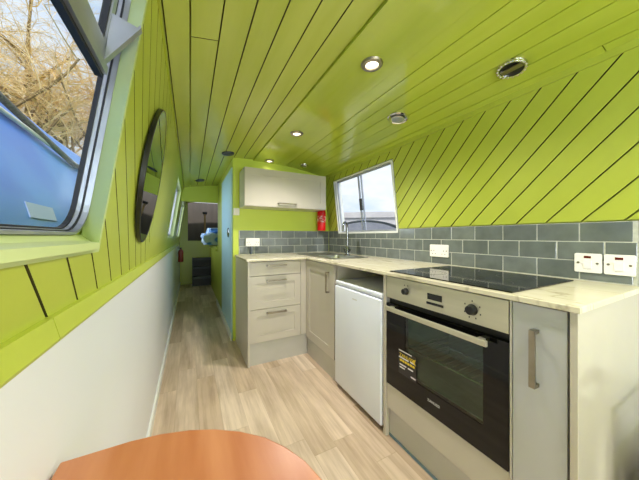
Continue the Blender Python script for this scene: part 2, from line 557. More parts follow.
def rrect(s0, s1, t0, t1, r, n=6):
    out = []
    for cx_, cy_, a0 in ((s1 - r, t0 + r, -90), (s1 - r, t1 - r, 0), (s0 + r, t1 - r, 90), (s0 + r, t0 + r, 180)):
        for k in range(n + 1):
            a = R(a0 + 90 * k / n)
            out.append((cx_ + r * math.cos(a), cy_ + r * math.sin(a)))
    return out

def clip_half(poly, a, b, c):
    """keep a*s + b*t <= c"""
    out = []
    for i, p in enumerate(poly):
        q = poly[(i + 1) % len(poly)]
        dp, dq = a * p[0] + b * p[1] - c, a * q[0] + b * q[1] - c
        if dp <= 0: out.append(p)
        if (dp < 0 < dq) or (dq < 0 < dp):
            u = dp / (dp - dq)
            out.append((p[0] + u * (q[0] - p[0]), p[1] + u * (q[1] - p[1])))
    return out

def poly_area(p):
    return abs(sum(p[i][0] * p[(i + 1) % len(p)][1] - p[(i + 1) % len(p)][0] * p[i][1] for i in range(len(p)))) / 2

def minus_holes(rect, holes):
    """rect (s0, s1, t0, t1) less rectangular holes, as rects"""
    rects = [rect]
    for h in holes:
        nxt = []
        for (a, b, c, d) in rects:
            if h[1] <= a or h[0] >= b or h[3] <= c or h[2] >= d:
                nxt.append((a, b, c, d)); continue
            x0, x1 = max(a, h[0]), min(b, h[1])
            if a < x0: nxt.append((a, x0, c, d))
            if x1 < b: nxt.append((x1, b, c, d))
            if c < h[2]: nxt.append((x0, x1, c, h[2]))
            if h[3] < d: nxt.append((x0, x1, h[3], d))
        rects = nxt
    return rects

def planks(mb, rects, nrm, phase, pitch, gap, fn, w0, w1):
    """strips a*s + b*t in [phase + k*pitch + gap/2, ...] clipped to the rects"""
    a, b = nrm
    for (s0, s1, t0, t1) in rects:
        base = [(s0, t0), (s1, t0), (s1, t1), (s0, t1)]
        vals = [a * s + b * t for s, t in base]
        k0 = math.floor((min(vals) - phase) / pitch)
        k1 = math.ceil((max(vals) - phase) / pitch)
        for k in range(k0, k1):
            lo, hi = phase + k * pitch + gap / 2, phase + (k + 1) * pitch - gap / 2
            p = clip_half(clip_half(base, a, b, hi), -a, -b, -lo)
            if len(p) >= 3 and poly_area(p) > 1e-5:
                mb.prism(p, fn, w0, w1)

# ------------------------------------------------------------------ hull profile
def lw(y, z, w):
    """left cabin side: leans in towards the roof; w is measured into the room"""
    k = 1 / math.hypot(1, 0.152)
    return (-0.201 + 0.152 * (z - 1.11) + w * k, y, z - 0.152 * w * k)

def rw(y, z, w):
    k = 1 / math.hypot(1, 0.115)
    return (1.57 - 0.115 * (z - 1.18) - w * k, y, z - 0.115 * w * k)

def zc(x):
    return 1.95 - 0.09 * ((x - 0.7) / 0.79) ** 2

Y0, Y1 = -3.0, 6.5

# floor
struct(MB().box((-0.30, Y0, -0.04), (1.62, 7.6, 0.0)).build('floor', 'floor'))

# ceiling: curved backing with tongue-and-groove boards, a flat ply strip along the middle
def arc_strip(mb, xs, y0, y1, dz0, dz1):
    for xa, xb in zip(xs, xs[1:]):
        mb.hexa([(xa, y0, zc(xa) + dz0), (xb, y0, zc(xb) + dz0), (xb, y1, zc(xb) + dz0), (xa, y1, zc(xa) + dz0),
                 (xa, y0, zc(xa) + dz1), (xb, y0, zc(xb) + dz1), (xb, y1, zc(xb) + dz1), (xa, y1, zc(xa) + dz1)])
b = MB()
arc_strip(b, [-0.165 + 0.0885 * i for i in range(21)], Y0, 6.75, 0.028, 0.07)
ceiling = struct(b.build('ceiling', 'lime_ceiling'))
b = MB()
xs = [-0.080, 0.001, 0.103, 0.206, 0.309, 0.412, 0.512, 0.617]
cuts = [(-3.0, 1.083), (1.086, 4.0), (4.002, 6.5)]
for i, (xa, xb) in enumerate(zip(xs, xs[1:])):
    segs = [(-3.0, 1.083), (1.087, 4.3), (4.302, 6.5)] if i == 1 else [(-3.0, 2.9 + 0.37 * (i % 3)), (2.902 + 0.37 * (i % 3), 6.5)]
    for (ya, yb) in segs:
        arc_strip(b, [xa + 0.0028, xb - 0.0028], ya, yb, 0.0, 0.028)
shade_edges(b.build('ceiling_boards', 'lime_ceiling', ceiling), 2)
b = MB()
xs = [0.902, 0.99, 1.08, 1.17, 1.26, 1.35, 1.44, 1.56]
for i, (xa, xb) in enumerate(zip(xs, xs[1:])):
    segs = [(-3.0, 0.36), (0.363, 2.77)] if i == 6 else [(-3.0, 2.77)]
    for (ya, yb) in segs:
        arc_strip(b, [xa + 0.0024, xb - 0.0024], ya, yb, -0.012, 0.028)
b.build('ceiling_boards', 'lime_gloss', ceiling)
b = MB()
arc_strip(b, [0.617 + 0.057 * i for i in range(6)], -3.0, 2.77, -0.014, 0.028)
b.build('ceiling_ply_panel', 'lime_gloss', ceiling)
MB().box((-0.10, Y0, 1.868), (-0.074, 6.5, 1.895)).build('gap_shade_strip', 'groove_shade', ceiling)  # added dark strip standing in for shade in the wall-to-ceiling gap
# trims at the ceiling edges and along the step
struct(MB().hexa([lw(Y0, 1.838, 0), lw(Y1, 1.838, 0), lw(Y1, 1.838, 0.007), lw(Y0, 1.838, 0.007),
                  lw(Y0, 1.866, 0), lw(Y1, 1.866, 0), lw(Y1, 1.866, 0.004), lw(Y0, 1.866, 0.004)]).build('trim_1', 'lime'))
struct(MB().hexa([rw(Y0, 1.822, 0), rw(2.77, 1.822, 0), rw(2.77, 1.822, 0.010), rw(Y0, 1.822, 0.010),
                  rw(Y0, 1.862, 0), rw(2.77, 1.862, 0), rw(2.77, 1.862, 0.010), rw(Y0, 1.862, 0.010)]).build('trim_2', 'lime'))

# left wall: white panel below, dado rail, upright boards above
L_WIN = [(-0.38, 0.812, 1.083, 1.80), (2.95, 3.90, 1.10, 1.72), (4.75, 5.90, 1.10, 1.72), (-2.5, -1.0, 1.12, 1.80)]
L_HOLE = [(-0.45, 0.885, 1.07, 1.835), (2.94, 3.91, 1.09, 1.73), (4.74, 5.91, 1.09, 1.73), (-2.51, -0.99, 1.11, 1.81)]
b = MB()
for (a, c, d, f_) in minus_holes((Y0, 7.6, 0.90, 1.96), L_HOLE):
    b.prism([(a, d), (c, d), (c, f_), (a, f_)], lw, -0.085, -0.015)
b.box((-0.32, Y0, -0.04), (-0.216, 7.6, 0.93))
wall_left = struct(b.build('wall_left', 'lime'))
b = MB()
grown = lambda hs: [(h[0] - .013, h[1] + .013, h[2] - .013, h[3] + .013) for h in hs]
planks(b, minus_holes((Y0, 1.715, 0.955, 1.87), grown(L_WIN)), (1, 1), 1.576, 0.1345, 0.0085, lw, -0.015, 0.0)
shade_edges(b.build('diagonal_boards', 'lime', wall_left), 0)
b = MB()
for (a, c, d, f_) in minus_holes((1.719, Y1, 0.955, 1.87), grown(L_WIN)):
    b.prism([(a, d), (c, d), (c, f_), (a, f_)], lw, -0.015, 0.0)
b.build('plain_panel', 'lime', wall_left)
b = MB()
b.prism([(-0.216, 0.0), (-0.201, 0.0), (-0.208, 0.93), (-0.216, 0.93)], lambda s, t, w: (s, w, t), Y0, Y1)
b.build('lower_panel', 'white_wall', wall_left)
b = MB()
b.prism([(-0.235, 0.924), (-0.205, 0.924), (-0.203, 0.930), (-0.212, 0.967), (-0.235, 0.967)], lambda s, t, w: (s, w, t), Y0, 0.60)
b.prism([(-0.235, 0.924), (-0.205, 0.924), (-0.203, 0.930), (-0.212, 0.967), (-0.235, 0.967)], lambda s, t, w: (s, w, t), 0.602, Y1)
struct(b.build('trim_3', 'lime'))
b = MB()
b.prism([(-0.202, 0.0), (-0.190, 0.0), (-0.190, 0.055), (-0.194, 0.062), (-0.202, 0.062)], lambda s, t, w: (s, w, t), Y0, Y1)
struct(b.build('baseboard_left', 'white_gloss'))

# right wall: diagonal boards over the tiles
R_WIN = [(1.585, 2.53, 1.14, 1.745), (-2.3, -0.95, 1.14, 1.745)]
b = MB()
for (a, c, d, f_) in minus_holes((Y0, 2.90, 1.125, 1.96), [(h[0] - .01, h[1] + .01, h[2] - .01, h[3] + .01) for h in R_WIN]):
    b.prism([(a, d), (c, d), (c, f_), (a, f_)], rw, -0.085, -0.015)
b.box((1.580, Y0, 0.0), (1.68, 2.90, 1.128))
b.box((1.581, 1.5, 1.12), (1.66, 2.6, 1.130))
wall_right = struct(b.build('wall_right', 'lime'))
b = MB()
planks(b, minus_holes((Y0, 2.77, 1.176, 1.87), grown(R_WIN)), (1, 1), 2.016, 0.1275, 0.0085, rw, -0.015, 0.0)
shade_edges(b.build('diagonal_boards', 'lime', wall_right), 0)
b = MB()
b.box((1.572, Y0, 0.0), (1.60, 0.288, 1.178))
b.build('lower_panel', 'white_wall', wall_right)
# tiles
def tile_run(mb_t, mb_g, fn, u0, u1, joint_phase, rows, holes=()):
    z0 = 0.914
    rh = 0.0855
    for r_ in range(rows):
        za, zb = z0 + r_ * rh, z0 + (r_ + 1) * rh
        ph = joint_phase + (0.078 if r_ == 1 else 0)
        k = math.floor((u0 - ph) / 0.156)
        while ph + k * 0.156 < u1:
            a, c = max(u0, ph + k * 0.156), min(u1, ph + (k + 1) * 0.156)
            if c - a > 0.012:
                for (a2, c2, d2, f2) in minus_holes((a + .0022, c - .0022, za + .0022, zb - .0022), holes):
                    if c2 - a2 > .004:
                        mb_t.prism([(a2, d2), (c2, d2), (c2, f2), (a2, f2)], fn, 0.0, 0.008, bev=0.0015, seg=1)
            k += 1
    for (a2, c2, d2, f2) in minus_holes((u0, u1, z0 - .004, z0 + rows * rh), holes):
        mb_g.prism([(a2, d2), (c2, d2), (c2, f2), (a2, f2)], fn, -0.005, 0.0062)
t_, g_ = MB(), MB()
tile_run(t_, g_, lambda s, t, w: (1.573 - w, s, t), 0.297, 2.762, 0.308, 3, [(1.576, 2.539, 1.1365, 1.3)])
t_.build('wall_tiles', 'tile', wall_right)
g_.build('tile_grout', 'grout', wall_right)

# back wall of the galley, with its own tiles and the passage partition
b = MB()
b.box((0.405, 2.77, 0.0), (1.62, 2.83, 1.96))
wall_back = struct(b.build('wall_back', 'lime_flat'))
t_, g_ = MB(), MB()
tile_run(t_, g_, lambda s, t, w: (s, 2.769 - w, t), 0.462, 1.562, 0.47, 3)
t_.build('wall_tiles', 'tile', wall_back)
g_.build('tile_grout', 'grout', wall_back)
struct(MB().box((0.405, 2.83, 0.0), (0.455, 4.42, 1.96)).build('wall_passage', 'lime'))
b = MB().box((0.393, 2.80, 0.012), (0.404, 3.72, 1.845), bev=0.003)
door_1 = struct(b.build('door_1', 'blue_door'))
b = MB()
b.lathe([(0.055, 0), (0.055, 0.008), (0.050, 0.012), (0.040, 0.012), (0.036, 0.003), (0.0, 0.003)], mtx=zaxis_to((-1, 0, 0), (0.394, 3.02, 1.15)))
b.build('ring_pull', 'steel_dark', door_1, smooth=True)
struct(MB().box((0.380, 2.775, 0.0), (0.392, 4.40, 0.085), bev=0.003).build('baseboard_passage', 'white_gloss'))
# bulkhead over the passage and the stern end
struct(MB().box((-0.22, 4.42, 1.652), (1.0, 4.47, 1.96)).build('wall_bulkhead', 'lime_flat'))
b = MB()
b.box((-0.25, 6.5, 0.0), (1.60, 6.56, 0.985))
b.box((-0.25, 6.5, 0.985), (-0.045, 6.56, 1.98))
b.box((0.63, 6.5, 0.985), (1.60, 6.56, 1.98))
b.box((-0.045, 6.5, 1.93), (0.63, 6.56, 1.98))
b.box((-0.06, 6.475, 0.965), (0.65, 6.50, 1.0))
struct(b.build('wall_stern', 'lime'))
b = MB()
b.box((-0.25, 7.4, 0.0), (1.6, 7.46, 2.0))
b.box((0.9, 6.56, 0.0), (0.94, 7.4, 2.0))
struct(b.build('wall_stern_cabin', 'dark_wood'))
struct(MB().box((1.59, 2.83, 0.0), (1.65, 7.6, 2.0)).build('wall_far_right', 'lime'))

# front end behind the camera: glazed doors
b = MB()
b.box((-0.32, Y0 - 0.06, 0.0), (-0.02, Y0, 2.0))
b.box((1.38, Y0 - 0.06, 0.0), (1.65, Y0, 2.0))
b.box((-0.02, Y0 - 0.06, 1.90), (1.38, Y0, 2.0))
b.box((-0.02, Y0 - 0.06, 0.0), (1.38, Y0, 0.42))
struct(b.build('wall_front', 'lime_flat'))
for k, (xa, xb) in enumerate(((-0.02, 0.68), (0.68, 1.38))):
    fnd = lambda s, t, w: (s, Y0 - 0.03 + w, t)
    b = MB().ring(rrect(xa, xb, 0.42, 1.90, 0.01), rrect(xa + .06, xb - .06, 0.48, 1.84, 0.01), fnd, -0.02, 0.02)
    d_ = struct(b.build('door_%d' % (k + 2), 'pale_wood'))
    MB().prism(rrect(xa + .055, xb - .055, 0.475, 1.845, 0.01), fnd, -0.003, 0.003).build('pane', 'glass', d_)

# ------------------------------------------------------------------ windows
def reveal(fn, y0, y1, z0, z1, splay, zd, w_out, thick=0.0135):
    """splayed lining between the boards and the frame"""
    mb = MB()
    inn = [(y0, z0), (y1, z0), (y1, z1), (y0, z1)]
    out = [(y0 - splay, z0 + zd), (y1 + splay, z0 + zd), (y1 + splay, z1), (y0 - splay, z1)]
    cs = ((y0 + y1) / 2, (z0 + z1) / 2)
    def off(p):
        return (p[0] + thick * (1 if p[0] > cs[0] else -1), p[1] + thick * (1 if p[1] > cs[1] else -1))
    for i in range(4):
        j = (i + 1) % 4
        mb.hexa([fn(*inn[i], 0.0005), fn(*inn[j], 0.0005), fn(*off(inn[j]), 0.0005), fn(*off(inn[i]), 0.0005),
                 fn(*out[i], w_out), fn(*out[j], w_out), fn(*off(out[j]), w_out), fn(*off(out[i]), w_out)])
    return mb

def window_frame(fn, y0, y1, z0, z1, parent, w, r=0.05, seals=True):
    mb = MB()
    mb.ring(rrect(y0, y1, z0, z1, r), rrect(y0 + .012, y1 - .012, z0 + .012, z1 - .012, r - .008), fn, w - .012, w + .010)
    mb.ring(rrect(y0 + .020, y1 - .020, z0 + .020, z1 - .020, r - .014), rrect(y0 + .028, y1 - .028, z0 + .028, z1 - .028, r - .02), fn, w - .012, w + .004)
    mb.build('window_frame', 'alu', parent)
    mb = MB()
    mb.ring(rrect(y0 + .011, y1 - .011, z0 + .011, z1 - .011, r - .007), rrect(y0 + .021, y1 - .021, z0 + .021, z1 - .021, r - .015), fn, w - .012, w + .002)
    mb.ring(rrect(y0 + .027, y1 - .027, z0 + .027, z1 - .027, r - .019), rrect(y0 + .036, y1 - .036, z0 + .036, z1 - .036, r - .026), fn, w - .014, w - .002)
    mb.build('window_seal', 'rubber', parent)

def backing_plate(fn, y0, y1, z0, z1, r, w, parent, m, grow=0.04):
    """square plate with a rounded hole that carries the frame"""
    n = 6
    inner = rrect(y0 + .006, y1 - .006, z0 + .006, z1 - .006, r, n)
    outer = []
    for (s, t) in inner:
        outer.append((y1 + grow if s > (y0 + y1) / 2 else y0 - grow, z1 + grow if t > (z0 + z1) / 2 else z0 - grow))
    # spread the corner points so that the band does not collapse
    mb = MB()
    mb.ring(outer, inner, fn, w - 0.006, w)
    return mb.build('window_surround', m, parent)

# window_1: the big one at the left of the camera, hopper light over a fixed pane
win1 = struct_empty('window_1', (-0.22, 0.23, 1.1))
reveal(lw, -0.38, 0.812, 1.083, 1.80, 0.036, 0.024, -0.046).build('window_reveal', 'sill_paint', win1)
WA = (-0.415, 0.846, 1.107, 1.80)
backing_plate(lw, *WA, 0.06, -0.052, win1, 'lime_flat', grow=0.035)
def stepped(name, m, steps):
    mb = MB()
    for (ins, face, w0, w1) in steps:
        a_ = (WA[0] + ins, WA[1] - ins, WA[2] + ins, WA[3] - ins)
        mb.ring(rrect(*a_, 0.075 - ins), rrect(a_[0] + face, a_[1] - face, a_[2] + face, a_[3] - face, 0.075 - ins - face), lw, w0, w1)
    return mb.build(name, m, win1)
stepped('window_frame', 'alu', [(0.0, 0.006, -0.050, -0.038), (0.003, 0.006, -0.062, -0.054)])
stepped('window_seal', 'rubber', [(0.002, 0.006, -0.054, -0.050), (0.005, 0.007, -0.072, -0.062)])
b = MB()
b.prism([(-0.40, 1.508), (0.806, 1.508), (0.806, 1.528), (-0.40, 1.528)], lw, -0.064, -0.046)
b.prism([(-0.40, 1.528), (0.802, 1.528), (0.802, 1.552), (-0.40, 1.552)], lw, -0.064, -0.050)
b.build('window_rail', 'alu', win1)
b = MB().prism([(-0.40, 1.500), (0.810, 1.500), (0.810, 1.508), (-0.40, 1.508)], lw, -0.070, -0.054)
b.build('window_seal', 'rubber', win1)
MB().prism([(-0.405, 1.115), (0.838, 1.115), (0.838, 1.503), (-0.405, 1.503)], lw, -0.070, -0.067).build('pane', 'glass', win1)
hop = MB().ring(rrect(-0.40, 0.800, 1.552, 1.785, 0.02), rrect(-0.378, 0.778, 1.574, 1.763, 0.015), lw, -0.066, -0.052).build('hopper_frame', 'alu', win1)
b = MB().ring(rrect(-0.379, 0.779, 1.573, 1.764, 0.016), rrect(-0.372, 0.772, 1.580, 1.757, 0.012), lw, -0.070, -0.056)
b.build('window_seal', 'rubber', win1)
MB().prism([(-0.376, 1.576), (0.776, 1.576), (0.776, 1.761), (-0.376, 1.761)], lw, -0.065, -0.062).build('pane', 'glass', win1)
b = MB()
b.prism([(-0.186, 1.532), (-0.172, 1.66), (-0.112, 1.640)], lambda s, t, w: (s, w, t), 0.781, 0.787)
b.hexa([(-0.186, 0.772, 1.530), (-0.110, 0.772, 1.638), (-0.110, 0.790, 1.638), (-0.186, 0.790, 1.530),
        (-0.186, 0.772, 1.537), (-0.112, 0.772, 1.645), (-0.112, 0.790, 1.645), (-0.186, 0.790, 1.537)])
b.build('hopper_cheek', 'alu', win1)
b = MB()
b.hexa([(-0.262, -0.42, 1.096), (-0.262, 0.782, 1.096), (-0.194, 0.782, 1.078), (-0.194, -0.42, 1.078),
        (-0.262, -0.42, 1.106), (-0.262, 0.782, 1.106), (-0.194, 0.782, 1.094), (-0.194, -0.42, 1.094)])
b.build('window_sill', 'sill_paint', win1)

def side_window(name, fn, y0, y1, z0, z1, w, slider=False):
    root = struct_empty(name, fn((y0 + y1) / 2, z0, w))
    reveal(fn, y0, y1, z0, z1, 0.0, 0.0, w - 0.014).build('window_reveal', 'sill_paint', root)
    mb = MB()
    mb.ring(rrect(y0 + .001, y1 - .001, z0 + .001, z1 - .001, .004), rrect(y0 + .022, y1 - .022, z0 + .022, z1 - .022, .01), fn, w - .012, w + .012)
    mb.build('window_frame', 'alu', root)
    MB().prism([(y0 + .015, z0 + .015), (y1 - .015, z0 + .015), (y1 - .015, z1 - .015), (y0 + .015, z1 - .015)], fn, w - .006, w - .002).build('pane', 'glass', root)
    return root
side_window('window_2', lw, 2.95, 3.90, 1.10, 1.72, -0.052)
side_window('window_3', lw, 4.75, 5.90, 1.10, 1.72, -0.052)
side_window('window_5', lw, -2.5, -1.0, 1.12, 1.80, -0.052)
side_window('window_6', rw, -2.3, -0.95, 1.14, 1.745, -0.04)

# window_4: the sliding window over the sink
win4 = struct_empty('window_4', rw(2.06, 1.14, 0))
reveal(rw, 1.592, 2.523, 1.152, 1.738, 0.0, 0.0, -0.088).build('window_reveal', 'white_gloss', win4)
b = MB()
b.ring(rrect(1.578, 2.537, 1.138, 1.752, 0.012), rrect(1.592, 2.523, 1.153, 1.738, 0.006), rw, -0.012, 0.009)
b.build('window_frame', 'white_gloss', win4)
b = MB()
b.ring(rrect(1.594, 2.10, 1.154, 1.736, .004), rrect(1.606, 2.088, 1.166, 1.724, .004), rw, -0.030, -0.016)
b.ring(rrect(2.06, 2.521, 1.154, 1.736, .004), rrect(2.072, 2.509, 1.166, 1.724, .004), rw, -0.046, -0.032)
b.build('sash_frame', 'alu', win4)
b = MB()
b.prism([(1.604, 1.164), (2.090, 1.164), (2.090, 1.726), (1.604, 1.726)], rw, -0.024, -0.021)
b.prism([(2.070, 1.164), (2.511, 1.164), (2.511, 1.726), (2.070, 1.726)], rw, -0.040, -0.037)
b.build('pane', 'glass', win4)
b = MB()
b.prism([(2.052, 1.37), (2.082, 1.37), (2.082, 1.49), (2.052, 1.49)], rw, -0.016, 0.004, bev=0.004)
b.build('window_latch', 'black', win4)
# ------------------------------------------------------------------ fitted kitchen
def front_y(mb, x0, x1, z0, z1, y, depth=0.018, frame=0.0, rec=0.006):
    """cabinet front facing -Y; frame>0 makes a shaker front"""
    fn = lambda s, t, w: (s, y + depth - w, t)
    shaker(mb, fn, x0, x1, z0, z1, depth, frame, rec)

def front_x(mb, y0, y1, z0, z1, x, depth=0.018, frame=0.0, rec=0.006):
    fn = lambda s, t, w: (x + depth - w, s, t)
    shaker(mb, fn, y0, y1, z0, z1, depth, frame, rec)

def shaker(mb, fn, s0, s1, t0, t1, depth, frame, rec):
    if frame <= 0:
        mb.prism([(s0, t0), (s1, t0), (s1, t1), (s0, t1)], fn, 0, depth, bev=0.002)
        return
    o = [(s0, t0), (s1, t0), (s1, t1), (s0, t1)]
    i = [(s0 + frame, t0 + frame), (s1 - frame, t0 + frame), (s1 - frame, t1 - frame), (s0 + frame, t1 - frame)]
    i2 = [(s0 + frame + .004, t0 + frame + .004), (s1 - frame - .004, t0 + frame + .004), (s1 - frame - .004, t1 - frame - .004), (s0 + frame + .004, t1 - frame - .004)]
    mb.ring(o, i, fn, 0, depth)
    mb.prism(i, fn, 0, depth - rec)

def bow_handle(name, fn, s0, s1, parent, vertical_t=None, width=0.014, reach=0.030):
    """flat D handle; fn(s, w, b): s along, w out of the front, b across"""
    mb = MB()
    def bx(a, b_):
        pts = []
        for w in (a[1], b_[1]):
            for (s, q) in ((a[0], a[2]), (b_[0], a[2]), (b_[0], b_[2]), (a[0], b_[2])):
                pts.append(fn(s, w, q))
        mb.hexa(pts)
    h = width / 2
    bx((s0, reach - .007, -h), (s1, reach, h))
    bx((s0, 0, -h), (s0 + .010, reach - .0065, h))
    bx((s1 - .010, 0, -h), (s1, reach - .0065, h))
    return mb.build(name, 'nickel', parent)

# drawer unit against the back wall
du = thing('drawer_unit', 'cashmere three-drawer base unit standing against the back wall beside the passage', 'cabinet', (0.69, 2.45, 0))
b = MB()
b.box((0.449, 2.172, 0.10), (0.462, 2.76, 0.882)); b.box((0.955, 2.172, 0.10), (0.968, 2.76, 0.882))
b.box((0.462, 2.172, 0.10), (0.955, 2.76, 0.116)); b.box((0.462, 2.745, 0.116), (0.955, 2.76, 0.882))
b.box((0.462, 2.172, 0.866), (0.955, 2.25, 0.882))
b.build('carcass', 'cashmere', du)
MB().box((0.430, 2.136, 0.0), (0.448, 2.764, 0.894), bev=0.0015).build('end_panel', 'cashmere', du)
for (za, zb, fr) in ((0.766, 0.886, 0.0), (0.478, 0.762, 0.06), (0.192, 0.474, 0.06)):
    b = MB(); front_y(b, 0.451, 0.915, za, zb, 2.15, frame=fr)
    d_ = b.build('drawer', 'cashmere', du)
    zh = {0.766: 0.852, 0.478: 0.720, 0.192: 0.440}[za]
    bow_handle('handle', lambda s, w, q, zh=zh: (s, 2.15 - w, zh + q), 0.594, 0.772, d_)
MB().box((0.918, 2.150, 0.192), (0.972, 2.170, 0.892), bev=0.0015).build('corner_post', 'cashmere', du)
MB().box((0.449, 2.160, 0.0), (0.985, 2.172, 0.188)).build('plinth', 'plinth', du)

# sink base
sb_ = thing('sink_base_cabinet', 'cashmere single-door base cabinet under the sink, between drawers and fridge', 'cabinet', (1.2, 1.88, 0))
b = MB()
b.box((0.990, 1.615, 0.10), (1.50, 1.628, 0.882)); b.box((0.990, 2.137, 0.10), (1.50, 2.148, 0.882))
b.box((0.990, 1.628, 0.10), (1.50, 2.137, 0.116)); b.box((1.488, 1.628, 0.116), (1.50, 2.137, 0.882))
b.build('carcass', 'cashmere', sb_)
b = MB(); front_x(b, 1.632, 2.145, 0.168, 0.886, 0.970, frame=0.075)
d_ = b.build('door', 'cashmere', sb_)
bow_handle('handle', lambda s, w, q: (0.970 - w, 1.715 + q, s), 0.665, 0.828, d_)
MB().box((0.986, 1.615, 0.0), (0.998, 2.158, 0.164)).build('plinth', 'plinth', sb_)

# fridge
fr = thing('fridge', 'white under-counter fridge standing in the bay left of the oven', 'fridge', (1.2, 1.35, 0))
MB().box((1.012, 1.098, 0.012), (1.50, 1.602, 0.770), bev=0.004).build('body', 'fridge', fr)
b = MB()
b.box((0.958, 1.096, 0.030), (1.006, 1.604, 0.748), bev=0.010, seg=3)
b.build('door', 'fridge', fr, smooth=True)
b = MB()
b.box((0.964, 1.096, 0.752), (1.50, 1.604, 0.782), bev=0.008, seg=3)
b.build('top', 'fridge', fr, smooth=True)
b = MB(); b.box((1.02, 1.10, 0.0), (1.05, 1.60, 0.012)); b.build('foot_rail', 'black', fr)
b = MB(); b.box((0.9575, 1.325, 0.690), (0.9582, 1.375, 0.697)); b.build('badge', 'silver_print', fr)

# oven housing
oh = thing('oven_housing', 'cashmere built-under housing around the oven with filler strip and plinth', 'cabinet', (1.2, 0.75, 0))
MB().box((0.966, 1.062, 0.0), (1.52, 1.084, 0.893), bev=0.0015).build('side_panel', 'cashmere', oh)
MB().box((0.966, 0.4535, 0.0), (1.52, 0.4575, 0.893)).build('side_panel', 'cashmere', oh)
MB().box((0.970, 0.459, 0.164), (0.988, 1.060, 0.300), bev=0.002).build('filler_strip', 'cashmere', oh)
MB().box((0.990, 0.459, 0.004), (1.002, 1.060, 0.160)).build('plinth', 'plinth', oh)
MB().box((0.986, 0.459, 0.0), (0.9905, 1.060, 0.014)).build('seal_strip', 'blue_seal', oh)
MB().box((1.000, 0.459, 0.285), (1.50, 1.060, 0.298)).build('shelf', 'cashmere', oh)

# oven
ov = thing('oven', 'built-in single oven with black glass door and steel control strip', 'oven', (1.2, 0.756, 0.30))
b = MB()
oy0, oy1 = 0.461, 1.057
b.box((0.992, oy0, 0.300), (1.48, oy0 + .03, 0.880)); b.box((0.992, oy1 - .03, 0.300), (1.48, oy1, 0.880))
b.box((0.992, oy0 + .03, 0.300), (1.48, oy1 - .03, 0.38)); b.box((0.992, oy0 + .03, 0.742), (1.48, oy1 - .03, 0.880))
b.box((1.44, oy0 + .03, 0.38), (1.48, oy1 - .03, 0.742))
b.build('body', 'black', ov)
b = MB()
b.box((1.02, oy0 + .031, 0.381), (1.438, oy0 + .06, 0.741)); b.box((1.02, oy1 - .06, 0.381), (1.438, oy1 - .031, 0.741))
b.box((1.02, oy0 + .06, 0.381), (1.438, oy1 - .06, 0.39)); b.box((1.02, oy0 + .06, 0.732), (1.438, oy1 - .06, 0.741))
b.box((1.41, oy0 + .06, 0.39), (1.438, oy1 - .06, 0.732))
b.build('cavity', 'enamel', ov)
b = MB()
for k in range(15):
    y = oy0 + .075 + k * 0.031
    b.tube([(1.03, y, 0.52), (1.40, y, 0.52)], 0.002, 6)
for x in (1.03, 1.22, 1.40):
    b.tube([(x, oy0 + .062, 0.517), (x, oy1 - .062, 0.517)], 0.0032, 6)
b.build('rack', 'chrome', ov)
cp = MB().box((0.966, oy0, 0.774), (0.990, oy1, 0.889), bev=0.002).build('control_panel', 'oven_steel', ov)
for (y, z, r_) in ((0.917, 0.831, 0.0155), (0.585, 0.826, 0.019)):
    b = MB()
    b.lathe([(r_ * 1.12, 0), (r_ * 1.12, 0.003), (r_, 0.004), (r_ * .92, 0.020), (r_ * .8, 0.022), (0, 0.022)], mtx=zaxis_to((-1, 0, 0), (0.966, y, z)))
    b.box((0.9425, y - .0012, z), (0.9445, y + .0012, z + r_ * .8))
    b.build('knob', 'black', cp, smooth=True)
for (y, z, r_) in ((0.917, 0.831, 0.031), (0.585, 0.826, 0.033)):
    angs = (70, 110) if y > .8 else (30, 90, 150, 200, 245, 290, 335)
    for a in angs:
        yy, zz = y + r_ * math.cos(R(a)), z + r_ * math.sin(R(a))
        MB().box((0.9654, yy - .0022, zz - .003), (0.9662, yy + .0022, zz + .003)).build('printed_symbol', 'black', cp)
b = MB()
b.box((0.9645, 0.715, 0.822), (0.9665, 0.790, 0.850), bev=0.001); b.box((0.9635, 0.708, 0.800), (0.9665, 0.794, 0.811), bev=0.001)
b.build('display', 'display', cp)
fnx = lambda s, t, w: (0.990 - w, s, t)
dr = MB().ring(rrect(oy0, oy1, 0.302, 0.744, 0.004), rrect(0.545, 0.925, 0.405, 0.700, 0.008), fnx, 0, 0.024).build('door', 'black_glass', ov)
MB().prism(rrect(0.542, 0.928, 0.402, 0.703, 0.008), fnx, 0.018, 0.022).build('window_glass', 'oven_glass', dr)
b = MB()
b.box((0.924, 0.512, 0.716), (0.938, 1.030, 0.738), bev=0.003)
for y in (0.535, 0.995):
    b.box((0.9375, y, 0.720), (0.966, y + .022, 0.734), bev=0.002)
b.build('door_handle', 'oven_steel', dr)

def text_mesh(name, body, size, fn, m, parent, w0, w1, sx=1.0):
    cu = bpy.data.curves.new('tmp_text', 'FONT')
    cu.body = body
    cu.size = size
    cu.align_x = 'CENTER'; cu.align_y = 'CENTER'
    cu.extrude = 0.0
    ob = bpy.data.objects.new('tmp_text', cu)
    COL.objects.link(ob)
    dg = bpy.context.evaluated_depsgraph_get()
    me = bpy.data.meshes.new_from_object(ob.evaluated_get(dg))
    bpy.data.objects.remove(ob); bpy.data.curves.remove(cu)
    bm = bmesh.new(); bm.from_mesh(me); bpy.data.meshes.remove(me)
    r_ = bmesh.ops.extrude_face_region(bm, geom=list(bm.faces))
    for el in r_['geom']:
        if isinstance(el, bmesh.types.BMVert): el.co.z = 1.0
    for v in bm.verts:
        v.co = Vector(fn(v.co.x * sx, v.co.y, w1 if v.co.z > .5 else w0))
    mb = MB(); mb.bm.free(); mb.bm = bm
    return mb.build(name, m, parent)

